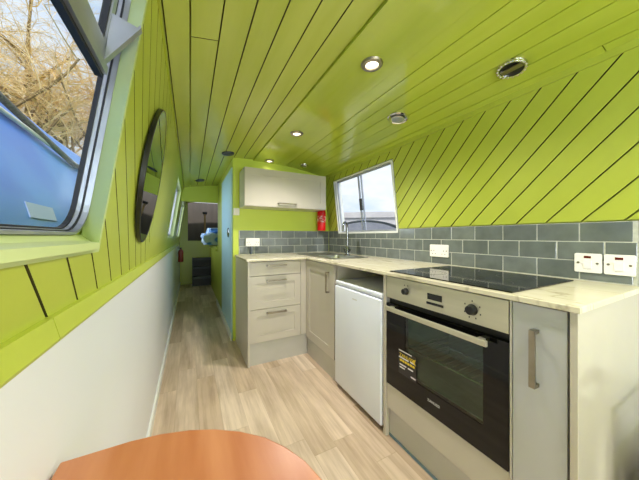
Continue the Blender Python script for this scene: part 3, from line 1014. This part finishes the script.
# maker's mark on the door and the sticker
text_mesh('door_lettering', 'ZANUSSI', 0.016, lambda s, t, w: (0.966 - w, 0.758 - s, 0.362 + t), 'silver_print', dr, 0.0, 0.0006)
st = MB().box((0.9652, 0.852, 0.402), (0.9660, 0.968, 0.526)).build('sticker', 'sticker_dark', dr)
text_mesh('sticker_lettering', 'ZANUSSI', 0.024, lambda s, t, w: (0.9652 - w, 0.914 - s, 0.498 + t), 'sticker_yellow', st, 0.0, 0.0006, sx=0.98)
b = MB()
for k in range(6):
    b.box((0.9646, 0.958 - k * .0165 - .0135, 0.466), (0.9652, 0.958 - k * .0165, 0.477))
b.prism([(0.868, 0.506), (0.856, 0.512), (0.862, 0.495), (0.856, 0.482), (0.870, 0.488), (0.878, 0.497)], lambda s, t, w: (0.9652 - w, s, t), 0, 0.0007)
b.build('sticker_print', 'sticker_yellow', st)
MB().box((0.9646, 0.880, 0.518), (0.9652, 0.965, 0.523)).build('sticker_line', 'sticker_white', st)
for k, (ya, yb, z) in enumerate(((0.965, 0.900, 0.482), (0.890, 0.860, 0.484), (0.960, 0.915, 0.446), (0.905, 0.872, 0.446), (0.960, 0.925, 0.432), (0.886, 0.856, 0.412))):
    MB().box((0.9646, yb, z), (0.9652, ya, z + 0.007)).build('sticker_line', 'sticker_white', st)

# narrow end cabinet
nc = thing('narrow_cabinet', 'narrow base cabinet right of the oven, pale grey door and glossy end panel', 'cabinet', (1.2, 0.37, 0))
b = MB()
b.box((0.992, 0.308, 0.10), (1.50, 0.318, 0.882)); b.box((0.992, 0.442, 0.10), (1.50, 0.4525, 0.882))
b.box((0.992, 0.318, 0.10), (1.50, 0.442, 0.116)); b.box((1.49, 0.318, 0.116), (1.50, 0.442, 0.882)); b.box((0.992, 0.318, 0.87), (1.2, 0.442, 0.882))
b.build('carcass', 'cashmere', nc)
b = MB(); front_x(b, 0.3125, 0.4515, 0.165, 0.889, 0.970)
d_ = b.build('door', 'grey_front', nc)
bow_handle('handle', lambda s, w, q: (0.970 - w, 0.386 + q, s), 0.638, 0.816, d_, width=0.016)
MB().box((0.964, 0.288, 0.0), (1.565, 0.306, 0.894), bev=0.0015).build('end_panel', 'cashmere_gloss', nc)
MB().box((0.990, 0.308, 0.0), (1.002, 0.4525, 0.160)).build('plinth', 'plinth', nc)

# worktop, one L with a cut-out for the sink
def slab_with_hole(cells_x, cells_y, keep, z0, z1):
    t = bmesh.new()
    vv = {}
    def V(i, j):
        if (i, j) not in vv: vv[(i, j)] = t.verts.new((cells_x[i], cells_y[j], z0))
        return vv[(i, j)]
    for i in range(len(cells_x) - 1):
        for j in range(len(cells_y) - 1):
            if keep((cells_x[i] + cells_x[i + 1]) / 2, (cells_y[j] + cells_y[j + 1]) / 2):
                t.faces.new((V(i, j), V(i + 1, j), V(i + 1, j + 1), V(i, j + 1)))
    r_ = bmesh.ops.extrude_face_region(t, geom=list(t.faces))
    for el in r_['geom']:
        if isinstance(el, bmesh.types.BMVert): el.co.z = z1
    bmesh.ops.recalc_face_normals(t, faces=list(t.faces))
    bmesh.ops.dissolve_limit(t, angle_limit=0.01, verts=list(t.verts), edges=list(t.edges))
    bmesh.ops.bevel(t, geom=[e_ for e_ in t.edges if len(e_.link_faces) == 2 and e_.calc_face_angle(0) > .6 and abs(e_.verts[0].co.z - e_.verts[1].co.z) < 1e-5 and e_.verts[0].co.z > z0 + .001],
                    offset=0.003, segments=2, profile=0.5, affect='EDGES')
    mb = MB(); mb.bm.free(); mb.bm = t
    return mb
SX0, SX1, SY0, SY1 = 1.075, 1.355, 1.86, 2.20
wt = slab_with_hole([0.418, 0.957, SX0, SX1, 1.5635], [0.282, SY0, 2.122, SY1, 2.760],
                    lambda x, y: (x > 0.957 or y > 2.122) and not (SX0 < x < SX1 and SY0 < y < SY1), 0.8945, 0.9125).build('worktop', 'worktop')
tag(wt, 'cream marbled L-shaped worktop running over all the base cabinets', 'worktop')

# hob
hb = thing('hob', 'black glass hob lying flush on the worktop above the oven', 'hob', (1.235, 0.755, 0.9125))
MB().box((0.984, 0.459, 0.9126), (1.490, 1.052, 0.9180), bev=0.0015).build('glass_top', 'black_glass', hb)
b = MB()
for (x, y, r_) in ((1.13, 0.62, .09), (1.13, 0.90, .075), (1.36, 0.62, .075), (1.36, 0.90, .10)):
    b.lathe([(r_, 0), (r_, 0.0004), (r_ - .002, 0.0004), (r_ - .002, 0)], n=40, mtx=Matrix.Translation((x, y, 0.918)), cap=False)
b.build('cooking_zones', 'rubber', hb)

# sink
sk = thing('sink', 'stainless steel sink with drainer let into the corner of the worktop', 'sink', (1.24, 2.2, 0.9125))
b = MB()
fz = lambda s, t, w: (s, t, w)
b.ring(rrect(1.035, 1.450, 1.80, 2.60, 0.035), rrect(SX0 + .006, SX1 - .006, SY0 + .006, SY1 - .006, 0.035), fz, 0.9128, 0.9170)
b.build('rim', 'steel', sk)
b = MB()
lo_ = rrect(SX0 + .03, SX1 - .03, SY0 + .03, SY1 - .03, 0.03)
hi_ = rrect(SX0 + .006, SX1 - .006, SY0 + .006, SY1 - .006, 0.035)
v0 = [b.bm.verts.new((s, t, 0.9165)) for s, t in hi_]; v1 = [b.bm.verts.new((s, t, 0.765)) for s, t in lo_]
for k in range(len(v0)):
    n_ = (k + 1) % len(v0)
    b.bm.faces.new((v0[k], v1[k], v1[n_], v0[n_]))
b.bm.faces.new(v1)
b.build('bowl', 'steel', sk)
b = MB()
for k in range(7):
    x = 1.10 + k * 0.042
    b.box((x, 2.24, 0.9168), (x + .016, 2.55, 0.9200), bev=0.001)
b.build('drainer', 'steel', sk)
MB().lathe([(0.03, 0), (0.03, 0.003), (0.022, 0.001), (0, 0.001)], mtx=Matrix.Translation((1.215, 2.03, 0.7652))).build('waste', 'chrome', sk, smooth=True)

# mixer tap
tp = thing('mixer_tap', 'tall chrome swan-neck mixer tap standing behind the sink', 'tap', (1.402, 2.10, 0.917))
b = MB().lathe([(0.028, 0), (0.028, 0.006), (0.021, 0.012), (0.021, 0.075), (0.017, 0.085), (0.012, 0.09)], mtx=Matrix.Translation((1.402, 2.10, 0.917)))
b.build('base', 'steel_dark', tp, smooth=True)
dx, dy = -0.8, -0.6
pts = [(1.402, 2.10, 1.0), (1.402, 2.10, 1.19)]
for k in range(1, 13):
    a = PI - PI * k / 12
    rr_ = 0.058
    c_ = rr_ + rr_ * math.cos(a)
    pts.append((1.402 + dx * c_, 2.10 + dy * c_, 1.19 + rr_ * math.sin(a)))
pts.append((1.402 + dx * .116, 2.10 + dy * .116, 1.155))
MB().tube(pts, 0.0105, 12).build('spout', 'steel_dark', tp, smooth=True)
for s_ in (-1, 1):
    b = MB()
    b.tube([(1.402, 2.10 + s_ * .019, 0.965), (1.402, 2.10 + s_ * .045, 0.968)], 0.013, 12)
    b.tube([(1.402, 2.10 + s_ * .040, 0.968), (1.396, 2.10 + s_ * .075, 0.985)], 0.005, 8)
    b.build('lever', 'steel_dark', tp, smooth=True)

# wall cabinet
wc = thing('wall_cabinet', 'cream wall cabinet with one wide lift-up door, hung high on the back wall', 'cabinet', (0.92, 2.63, 1.40))
MB().box((0.468, 2.500, 1.404), (1.368, 2.766, 1.784), bev=0.0015).build('carcass', 'cashmere', wc)
b = MB(); front_y(b, 0.470, 1.366, 1.408, 1.782, 2.480, frame=0.068)
d_ = b.build('door', 'cashmere', wc)
bow_handle('handle', lambda s, w, q: (s, 2.480 - w, 1.444 + q), 0.80, 1.00, d_)

# ------------------------------------------------------------------ electrical plates
def plate(name, label, cat, fn, w_, h_, kind, group=None, box_depth=0.010):
    root = thing(name, label, cat, fn(0, 0, 0), group)
    MB().prism(rrect(-w_ / 2, w_ / 2, -h_ / 2, h_ / 2, 0.006), fn, 0, box_depth, bev=0.002).build('plate', 'white_plastic', root)
    if kind == 'spur':
        MB().prism([(-.0135, -.024), (.0135, -.024), (.0135, .010), (-.0135, .010)], fn, box_depth, box_depth + .005, bev=0.0015).build('rocker', 'white_plastic', root)
        MB().prism([(-.011, .021), (.011, .021), (.011, .031), (-.011, .031)], fn, box_depth, box_depth + .002).build('neon_indicator', 'neon', root)
    else:
        for sx in (-.038, .038):
            MB().prism([(sx - .007, .010), (sx + .007, .010), (sx + .007, .030), (sx - .007, .030)], fn, box_depth, box_depth + .004, bev=0.001).build('rocker', 'white_plastic', root)
            mb = MB()
            for (a, c, ww, hh) in ((sx, 0.0, .004, .008), (sx - .011, -.022, .007, .004), (sx + .011, -.022, .007, .004)):
                mb.prism([(a - ww / 2, c - hh / 2), (a + ww / 2, c - hh / 2), (a + ww / 2, c + hh / 2), (a - ww / 2, c + hh / 2)], fn, box_depth - .001, box_depth + .0005)
            mb.build('pin_holes', 'black', root)
    for sx in ((-.030, .030) if kind == 'spur' else (-.060, .060)):
        mb = MB()
        c_ = [(sx + .0045 * math.cos(2 * PI * k / 10), .0045 * math.sin(2 * PI * k / 10)) for k in range(10)]
        mb.prism(c_, fn, box_depth, box_depth + .0008)
        mb.build('screw', 'nickel', root)
    return root

XT = 1.565
plate('cooker_switch', 'white cooker switch with red neon, left of the pair on the right-hand tiles', 'switch', lambda s, t, w: (XT - w, 0.435 - s, 0.991 + t), 0.086, 0.084, 'spur', 'cooker switches on the tiles')
plate('cooker_switch', 'white cooker switch with red neon, right of the pair, at the tile edge', 'switch', lambda s, t, w: (XT - w, 0.3435 - s, 0.991 + t), 0.086, 0.084, 'spur', 'cooker switches on the tiles')
plate('double_socket', 'white double socket on the right-hand tiles above the far end of the hob', 'socket', lambda s, t, w: (XT - w, 1.178 - s, 1.006 + t), 0.146, 0.086, 'socket')
plate('double_socket', 'white boxed double socket on the back wall tiles above the drawers', 'socket', lambda s, t, w: (0.600 + s, 2.761 - w, 1.043 + t), 0.146, 0.086, 'socket', box_depth=0.045)
b = MB()
b.tube([(0.585, 2.735, 0.999), (0.585, 2.738, 0.965), (0.586, 2.745, 0.935), (0.587, 2.75, 0.914)], 0.008, 10)
tag(b.build('cable', 'grey_plastic', smooth=True), 'short grey cable dropping from the boxed socket to the worktop', 'cable')
jb = thing('junction_box', 'small white square electrical box on the wall left below the wall cabinet', 'electrical box', (0.44, 2.77, 1.33))
MB().box((0.406, 2.742, 1.330), (0.466, 2.769, 1.404), bev=0.003).build('box', 'white_plastic', jb)
MB().box((0.409, 2.738, 1.333), (0.463, 2.742, 1.401), bev=0.001).build('cover', 'white_plastic', jb)

# ------------------------------------------------------------------ fire extinguishers
def extinguisher(x, y, z, label, r_=0.052, h=0.27, band=True, paint='red'):
    root = thing('fire_extinguisher', label, 'fire extinguisher', (x, y, z))
    MB().lathe([(0, 0), (r_ * .9, 0), (r_, .012), (r_, h - .05), (r_ * .85, h - .02), (r_ * .4, h), (r_ * .3, h + .008), (0, h + .008)], mtx=Matrix.Translation((x, y, z))).build('cylinder', paint, root, smooth=True)
    mb = MB()
    mb.lathe([(.014, h + .006), (.016, h + .03), (0, h + .03)], n=14, mtx=Matrix.Translation((x, y, z)))
    mb.box((x - .055, y - .008, z + h + .03), (x + .02, y + .008, z + h + .037), bev=0.002)
    mb.box((x - .05, y - .007, z + h + .015), (x - .012, y + .007, z + h + .021), bev=0.002)
    mb.build('valve', 'black', root)
    if band:
        MB().lathe([(r_ + .0008, h * .38), (r_ + .0008, h * .66)], mtx=Matrix.Translation((x, y, z)), cap=False).build('label_band', 'label_mat', root, smooth=True)
    return root
lm, ln, lp = new_mat('extinguisher_label')
lp.inputs['Roughness'].default_value = 0.4
tcn = ln.nodes.new('ShaderNodeTexCoord')
mpn_ = ln.nodes.new('ShaderNodeMapping'); mpn_.inputs['Scale'].default_value = (20, 20, 60)
txn = ln.nodes.new('ShaderNodeTexNoise'); txn.inputs['Scale'].default_value = 1.2
crn = ln.nodes.new('ShaderNodeValToRGB'); crn.color_ramp.interpolation = 'CONSTANT'
crn.color_ramp.elements[0].color = rgb(206, 16, 28); crn.color_ramp.elements[1].position = 0.52; crn.color_ramp.elements[1].color = rgb(226, 196, 196)
ln.links.new(tcn.outputs['Object'], mpn_.inputs['Vector']); ln.links.new(mpn_.outputs['Vector'], txn.inputs['Vector'])
ln.links.new(txn.outputs['Fac'], crn.inputs['Fac']); ln.links.new(crn.outputs['Color'], lp.inputs['Base Color'])
M['label_mat'] = lm
extinguisher(1.432, 2.712, 1.175, 'red fire extinguisher on the back wall below the wall cabinet')
extinguisher(-0.152, 5.30, 0.63, 'red fire extinguisher coloured as in shade, low on the left wall far along the passage', r_=0.045, h=0.23, band=False, paint='shaded_red')

# ------------------------------------------------------------------ ceiling fittings
def downlight(x, y, label, power=SPOT_POWER):
    z = zc(x) - (0.014 if 0.617 < x < 0.902 else 0.012 if x > 0.9 else 0.0)
    root = thing('downlight', label, 'ceiling light', (x, y, z), 'lit downlights along the ply strip')
    mt = Matrix.Translation((x, y, z)) @ Matrix.Rotation(PI, 4, 'X')
    MB().lathe([(0.030, 0.002), (0.032, 0.010), (0.048, 0.008), (0.053, 0.0), (0.030, 0.0)], mtx=mt, cap=False).build('rim', 'nickel', root, smooth=True)
    MB().lathe([(0.0, 0.004), (0.030, 0.003), (0.031, 0.001)], mtx=mt, cap=False).build('lamp', 'lamp_on', root, smooth=True)
    d = bpy.data.lights.new('lamp_light', 'SPOT')
    d.energy = power; d.color = (1.0, 0.94, 0.88)
    d.spot_size = R(146); d.spot_blend = 0.7; d.shadow_soft_size = 0.035
    o = bpy.data.objects.new('lamp_light', d)
    o.location = (0, 0, -0.02)
    COL.objects.link(o)
    o.parent = root
    return root
downlight(0.775, 0.949, 'lit round downlight nearest the camera, over the floor beside the hob')
downlight(0.762, 1.870, 'lit round downlight, middle one of the ply strip', SPOT_POWER * 1.5)
downlight(0.775, 2.690, 'lit round downlight farthest along, above the wall cabinet', 0.8)
for k, y in enumerate((-0.1, -1.0, -1.9)):  # unseen lamps added behind the camera to brighten the room
    downlight(0.775, y, ('unseen lit round downlight added above and behind the camera', 'unseen lit round downlight added in the middle of the saloon', 'unseen lit round downlight added by the end doors')[k])

def vent(x, y, label, style, r_=0.052):
    z = zc(x) - (0.012 if x > 0.617 else 0.0)
    root = thing('ceiling_vent', label, 'vent', (x, y, z), 'round vents in the ceiling')
    sl = -2 * 0.09 * (x - 0.7) / 0.79 ** 2
    mt = Matrix.Translation((x, y, z)) @ Matrix.Rotation(PI, 4, 'X') @ Matrix.Rotation(math.atan(sl), 4, 'Y')
    if style == 'silver':
        MB().lathe([(r_, -0.004), (r_, 0.004), (r_ * .9, 0.010), (r_ * .8, 0.006), (r_ * .75, 0.004), (0, 0.004)], mtx=mt).build('rim', 'chrome', root, smooth=True)
        mb = MB()
        mb.lathe([(0, 0.018), (r_ * .55, 0.016), (r_ * .62, 0.011), (r_ * .55, 0.006), (0, 0.005)], mtx=mt)
        mb.build('cap', 'steel', root, smooth=True)
    elif style == 'dark':
        MB().lathe([(r_, -0.004), (r_, 0.006), (r_ * .92, 0.014), (r_ * .5, 0.018), (0, 0.018)], mtx=mt).build('cowl', 'step_grey', root, smooth=True)
    else:
        mb = MB()
        mb.lathe([(r_, -0.004), (r_, 0.006), (r_ * .93, 0.013), (r_ * .80, 0.012), (r_ * .78, 0.002), (r_ * .78, -0.004)], n=36, mtx=mt, cap=False)
        for k in range(18):
            a = 2 * PI * k / 18
            t = bmesh.new(); bmesh.ops.create_icosphere(t, subdivisions=1, radius=0.007)
            mb._merge(t, mt @ Matrix.Translation((r_ * .93 * math.cos(a), r_ * .93 * math.sin(a), 0.010)))
        mb.build('rim', 'chrome', root, smooth=True)
        MB().lathe([(r_ * .79, 0.003), (0, 0.003), ], mtx=mt, cap=False).build('inner_disc', 'black', root)
        MB().box((-.013, -r_ * .74, 0.004), (.013, r_ * .74, 0.012), bev=0.002, mtx=mt).build('louvre', 'nickel', root)
    return root
vent(1.230, 1.238, 'round silver vent in the sloping ceiling boards above the far end of the hob', 'silver', 0.068)
vent(1.312, 0.613, 'round chrome and black vent with a pale bar, in the ceiling nearest the right', 'bar', 0.058)
vent(1.142, 2.585, 'small silver vent in the ceiling just above the wall cabinet', 'silver', 0.048)
vent(0.334, 2.611, 'dark round vent in the ceiling boards before the blue passage door', 'dark', 0.060)
vent(0.126, 3.919, 'dark round vent farthest down the passage ceiling', 'dark', 0.060)

# ------------------------------------------------------------------ mirror
mr = thing('round_mirror', 'round black-framed mirror hung on the left wall beyond the big window', 'mirror', lw(1.40, 1.385, 0))
k_ = 1 / math.hypot(1, 0.152)
mt = zaxis_to((k_, 0.036, -0.152 * k_), lw(1.40, 1.385, -0.004))
MB().lathe([(0.297, 0), (0.306, 0), (0.306, 0.0145), (0.304, 0.0165), (0.299, 0.0165), (0.297, 0.015)], n=72, mtx=mt, cap=False).build('frame', 'black', mr, smooth=True)
MB().lathe([(0.299, 0.004), (0.299, 0.0155), (0, 0.0155)], n=72, mtx=mt).build('mirror_glass', 'mirror', mr)

# ------------------------------------------------------------------ table in the foreground
tb = thing('pedestal_table', 'small orange-stained wooden table with rounded end against the left wall', 'table', (0.0, 0.1, 0.0))
edge = [(-0.199, 0.589), (-0.101, 0.589), (-0.052, 0.583), (0.0, 0.568), (0.045, 0.547), (0.09, 0.517), (0.13, 0.480), (0.158, 0.440), (0.178, 0.398), (0.190, 0.350), (0.195, 0.29)]
poly = edge + [(x, 0.2 - y) for x, y in reversed(edge)]
b = MB().prism(poly, lambda s, t, w: (s, t, w), 0.694, 0.720, bev=0.003)
b.build('tabletop', 'table', tb)
MB().lathe([(0.028, 0.012), (0.028, 0.680), (0.08, 0.684), (0.08, 0.694)], mtx=Matrix.Translation((0, 0.1, 0))).build('leg', 'steel', tb, smooth=True)
MB().lathe([(0.13, 0), (0.13, 0.006), (0.05, 0.014), (0.028, 0.018)], mtx=Matrix.Translation((0, 0.1, 0))).build('base', 'steel', tb, smooth=True)

# ------------------------------------------------------------------ low chair just outside the frame; its shade falls on the end panel
ac = thing('low_chair', 'low dark grey chair by the right wall, its back to the glossy end panel', 'chair', (1.39, -0.10, 0))
MB().box((1.225, -0.34, 0.24), (1.548, 0.18, 0.405), bev=0.025, seg=3).build('seat', 'chair_grey', ac, smooth=True)
MB().box((1.235, -0.30, 0.06), (1.540, 0.17, 0.24), bev=0.004).build('base', 'chair_grey', ac)
MB().box((1.210, 0.165, 0.525), (1.555, 0.190, 0.552), bev=0.006).build('back_rail', 'dark_wood', ac)
for x in (1.222, 1.255, 1.545):
    MB().box((x - .009, 0.168, 0.38), (x + .009, 0.188, 0.526)).build('back_post', 'dark_wood', ac)
for x in (1.25, 1.525):
    for y in (0.14, -0.28):
        MB().box((x - .014, y - .014, 0.0), (x + .014, y + .014, 0.062)).build('leg', 'dark_wood', ac)

# ------------------------------------------------------------------ far end of the passage
sp = thing('boat_steps', 'dark grey three-tread wooden steps up to the stern opening', 'steps', (0.25, 6.3, 0))
for x in (0.045, 0.445):
    MB().prism([(6.15, 0.0), (6.47, 0.0), (6.47, 0.62), (6.38, 0.62)], lambda s, t, w, x=x: (x + w, s, t), 0.0, 0.02).build('side_rail', 'step_grey', sp)
for (z, ya) in ((0.21, 6.14), (0.42, 6.24), (0.61, 6.34)):
    MB().box((0.065, ya, z - .050), (0.445, 6.47, z), bev=0.003).build('tread', 'step_grey', sp)
    MB().box((0.065, ya + .03, z - .21), (0.445, ya + .045, z - .05)).build('riser', 'hull', sp)

bk = thing('bunk', 'lime green built-in bunk base at the far right of the passage', 'bed', (0.9, 5.4, 0))
MB().box((0.42, 4.50, 0.0), (0.45, 6.10, 0.86)).build('front_board', 'lime', bk)
MB().box((0.38, 4.50, 0.86), (1.57, 6.10, 0.93), bev=0.004).build('platform', 'lime', bk)
def soft_lump(x0, x1, y0, y1, z0, z1, seed):
    t = bmesh.new()
    bmesh.ops.create_cube(t, size=2)
    bmesh.ops.subdivide_edges(t, edges=list(t.edges), cuts=9, use_grid_fill=True)
    for v in t.verts:
        c = v.co
        m_ = max(abs(c.x), abs(c.y), abs(c.z))
        s_ = c.normalized() * m_
        c2 = c.lerp(s_, 0.28)
        nv = mnoise.noise(Vector((c.x * 1.7 + seed, c.y * 1.7, c.z * 1.7)))
        c2 *= 1 + 0.12 * nv
        v.co = Vector(((x0 + x1) / 2 + c2.x * (x1 - x0) / 2, (y0 + y1) / 2 + c2.y * (y1 - y0) / 2, max(z0, (z0 + z1) / 2 + c2.z * (z1 - z0) / 2)))
    mb = MB(); mb._merge(t)
    return mb
du_ = thing('folded_duvet', 'bundled blue patterned duvet lying on the lime bunk', 'bedding', (0.75, 5.5, 0.932))
soft_lump(0.19, 1.15, 4.85, 6.06, 0.932, 1.17, 3).build('duvet', 'bedding', du_, smooth=True)
soft_lump(0.30, 1.0, 5.0, 6.0, 1.12, 1.27, 9).build('pillow', 'bedding', du_, smooth=True)

wp = thing('wooden_post', 'pale wooden post with a black cap standing in the dark stern opening', 'post', (0.33, 7.0, 0))
MB().box((0.315, 6.98, 0.0), (0.355, 7.02, 1.66), bev=0.006).build('post', 'pale_wood', wp)
MB().box((0.285, 6.95, 1.66), (0.385, 7.05, 1.72), bev=0.01).build('cap', 'black', wp)

# ------------------------------------------------------------------ outside, left: covered boat and trees
struct(MB().box((-40, -40, -0.62), (60, 90, -0.60)).build('ground_water', 'water'))
nb = thing('covered_boat', 'narrowboat under a blue tarpaulin moored alongside, outside the left window', 'boat', (-1.7, 3.0, -0.6))
MB().prism([(-0.62, -0.6), (-2.85, -0.6), (-2.95, 0.35), (-0.56, 0.35)], lambda s, t, w: (s, w, t), -4.0, 9.0).build('hull', 'hull', nb)
prof = [(-0.66, 0.30), (-0.68, 0.7), (-0.70, 1.12), (-0.74, 1.30), (-0.80, 1.44), (-0.88, 1.66), (-0.97, 1.93), (-1.02, 1.985), (-1.2, 2.06), (-1.75, 2.12), (-2.3, 2.06), (-2.6, 1.8), (-2.85, 0.30)]
t = bmesh.new()
rows = []
for j in range(66):
    y = -3.5 + j * 0.18
    row = []
    for (x, z) in prof:
        nv = mnoise.noise(Vector((y * 1.1, z * 1.6, 1.3)))
        sag = -0.018 * math.cos(y * 2.1) if z > 1.2 else 0
        row.append(t.verts.new((x + 0.030 * nv * (1 if z > 0.6 else .3), y, z + sag - 0.035 * max(0, (y - 1.5)) * (1 if z > 1.8 else 0) * .6)))
    rows.append(row)
for a, c in zip(rows, rows[1:]):
    for k in range(len(prof) - 1):
        t.faces.new((a[k], c[k], c[k + 1], a[k + 1]))
t.faces.new(rows[0]); t.faces.new(list(reversed(rows[-1])))
b = MB(); b._merge(t)
b.build('tarpaulin', 'tarp', nb, smooth=True)
def tarp_x(y, z):
    for (xa, za), (xb, zb) in zip(prof, prof[1:]):
        if za <= z <= zb:
            u = (z - za) / (zb - za)
            return max(xa + 0.030 * mnoise.noise(Vector((y * 1.1, za * 1.6, 1.3))) , xb + 0.030 * mnoise.noise(Vector((y * 1.1, zb * 1.6, 1.3)))) * (1 - u) + (xb + 0.030 * mnoise.noise(Vector((y * 1.1, zb * 1.6, 1.3)))) * u
pc = [(1.80, 1.205), (2.07, 1.200), (2.07, 1.278), (1.80, 1.285)]
MB().hexa([(tarp_x(y, z) - 0.004, y, z) for y, z in pc] + [(tarp_x(y, z) + 0.007, y, z) for y, z in pc]).build('patch', 'tarp_label', nb)
b = MB()
b.tube([(-0.955, -0.5, 2.00), (-0.94, 0.6, 1.975), (-0.93, 1.2, 1.95), (-0.92, 1.8, 1.90), (-0.905, 2.4, 1.80), (-0.895, 2.9, 1.73), (-0.90, 3.3, 1.75), (-0.91, 3.8, 1.80), (-0.93, 5.0, 1.87)], 0.020, 10)
tag(b.build('mooring_rope', 'rope', smooth=True), 'dark grey rope lying along the top edge of the blue tarpaulin', 'rope')
b = MB()
b.tube([(-0.950, -0.5, 1.86), (-0.93, 1.0, 1.85), (-0.915, 2.0, 1.80), (-0.905, 3.0, 1.75), (-0.90, 4.0, 1.72)], 0.013, 8)
tag(b.build('lashing_cord', 'white_cord', smooth=True), 'thin white cord along the blue tarpaulin below the dark rope', 'cord')

def make_tree(x, y, z, height, seed, label, spread=0.8):
    rnd = random.Random(seed)
    root = thing('bare_tree', label, 'tree', (x, y, z), 'bare golden trees beyond the covered boat')
    tr_, tw_ = MB(), MB()
    def branch(p, d, length, r_, depth):
        n = 4
        pts = [p]
        q = p.copy(); dd = d.copy()
        for i in range(n):
            dd = (dd + Vector((rnd.uniform(-1, 1), rnd.uniform(-1, 1), rnd.uniform(-.8, 1.0))) * 0.20).normalized()
            if depth >= 4: dd = (dd + Vector((0, 0, -0.10))).normalized()
            q = q + dd * (length / n)
            pts.append(q.copy())
        rr_ = [r_ * (1 - 0.5 * i / n) for i in range(n + 1)]
        (tr_ if depth <= 2 else tw_).tube(pts, rr_, 6 if depth < 2 else (4 if depth < 3 else 3), cap=False)
        if depth >= 6: return
        kids = {0: 7, 1: 6, 2: 5, 3: 5, 4: 3, 5: 2}[depth]
        for k in range(kids):
            i = rnd.uniform(0.35, 1.0) * n
            i0 = min(int(i), n - 1)
            s = pts[i0].lerp(pts[i0 + 1], i - i0)
            nd = (dd * 0.55 + Vector((rnd.uniform(-1, 1), rnd.uniform(-1, 1), rnd.uniform(-.35, .75))) * spread).normalized()
            branch(s, nd, length * rnd.uniform(0.52, 0.74), max(r_ * 0.45, 0.0055), depth + 1)
    branch(Vector((x, y, z)), Vector((0.05, 0, 1)), height * 0.36, height * 0.018, 0)
    tr_.build('trunk', 'bark', root, smooth=True)
    o = tw_.build('twigs', 'twig', root, smooth=True)
    o['kind'] = 'stuff'
    return root
struct(MB().box((-60, -40, -0.6), (-5.2, 90, -0.25)).build('ground_bank', 'grass'))
make_tree(-4.9, 12.4, -0.3, 14.5, 11, 'bare golden-twigged tree on the bank, nearer the window edge')
make_tree(-13.0, 26.0, -0.3, 24.0, 23, 'bare golden-twigged tree on the bank, farther left in the window')

# ------------------------------------------------------------------ outside, right: stone bridge, far bank and a white boat
def bp(u, v, w):
    """bridge frame: u to the right seen from here, v depth, w up"""
    a = R(37.0)
    c = Vector((34 * math.sin(a), 34 * math.cos(a), 0))
    rt = Vector((math.cos(a), -math.sin(a), 0)); fw = Vector((math.sin(a), math.cos(a), 0))
    q = c + rt * u + fw * v
    return (q.x, q.y, w)
br = thing('stone_bridge', 'pale stone arch bridge seen through the sliding window', 'bridge', bp(0, 0, -0.6))
span, rise, spring = 6.4, 3.35, -0.12
cu_ = 0.5
arch = [(cu_ - span * math.cos(PI * k / 20), spring + rise * math.sin(PI * k / 20)) for k in range(21)]
b = MB()
for (p, q) in zip(arch, arch[1:]):
    b.prism([p, q, (q[0], 3.55), (p[0], 3.55)], lambda s, t, w: bp(s, w, t), 0, 5)
b.prism([(-26, -0.6), (cu_ - span, -0.6), (cu_ - span, 3.55), (-26, 3.3)], lambda s, t, w: bp(s, w, t), 0, 5)
b.prism([(cu_ + span, -0.6), (26, -0.6), (26, 3.3), (cu_ + span, 3.55)], lambda s, t, w: bp(s, w, t), 0, 5)
b.build('arch_wall', 'stone', br)
b = MB()
b.prism([(-26, 3.3), (cu_ - span, 3.55), (cu_ + span, 3.55), (26, 3.3), (26, 4.0), (cu_ + span, 4.3), (cu_ - span, 4.3), (-26, 4.0)], lambda s, t, w: bp(s, w, t), -0.25, 0.3)
b.build('parapet', 'stone', br)
wb = thing('moored_boat', 'small white and grey boat moored under the stone bridge', 'boat', bp(-3, -6, -0.6))
MB().prism([(-6.0, -0.6), (3.5, -0.6), (4.2, 0.5), (-6.3, 0.5)], lambda s, t, w: bp(s, w, t), -8, -5.8).build('hull', 'boat_white', wb)
MB().prism([(-5.0, 0.5), (-1.0, 0.5), (-1.3, 1.75), (-4.7, 1.75)], lambda s, t, w: bp(s, w, t), -7.7, -6.1).build('cabin', 'boat_grey', wb)
b = MB()
for k in range(3):
    b.prism([(-4.4 + k * 1.1, 0.9), (-3.6 + k * 1.1, 0.9), (-3.6 + k * 1.1, 1.4), (-4.4 + k * 1.1, 1.4)], lambda s, t, w: bp(s, w, t), -7.74, -7.7)
b.build('cabin_windows', 'boat_white', wb)
struct(MB().prism([(-60, -0.6), (60, -0.6), (60, 4.4), (-60, 4.4)], lambda s, t, w: bp(s, w, t), 14, 60).build('ground_far_bank', 'quay'))
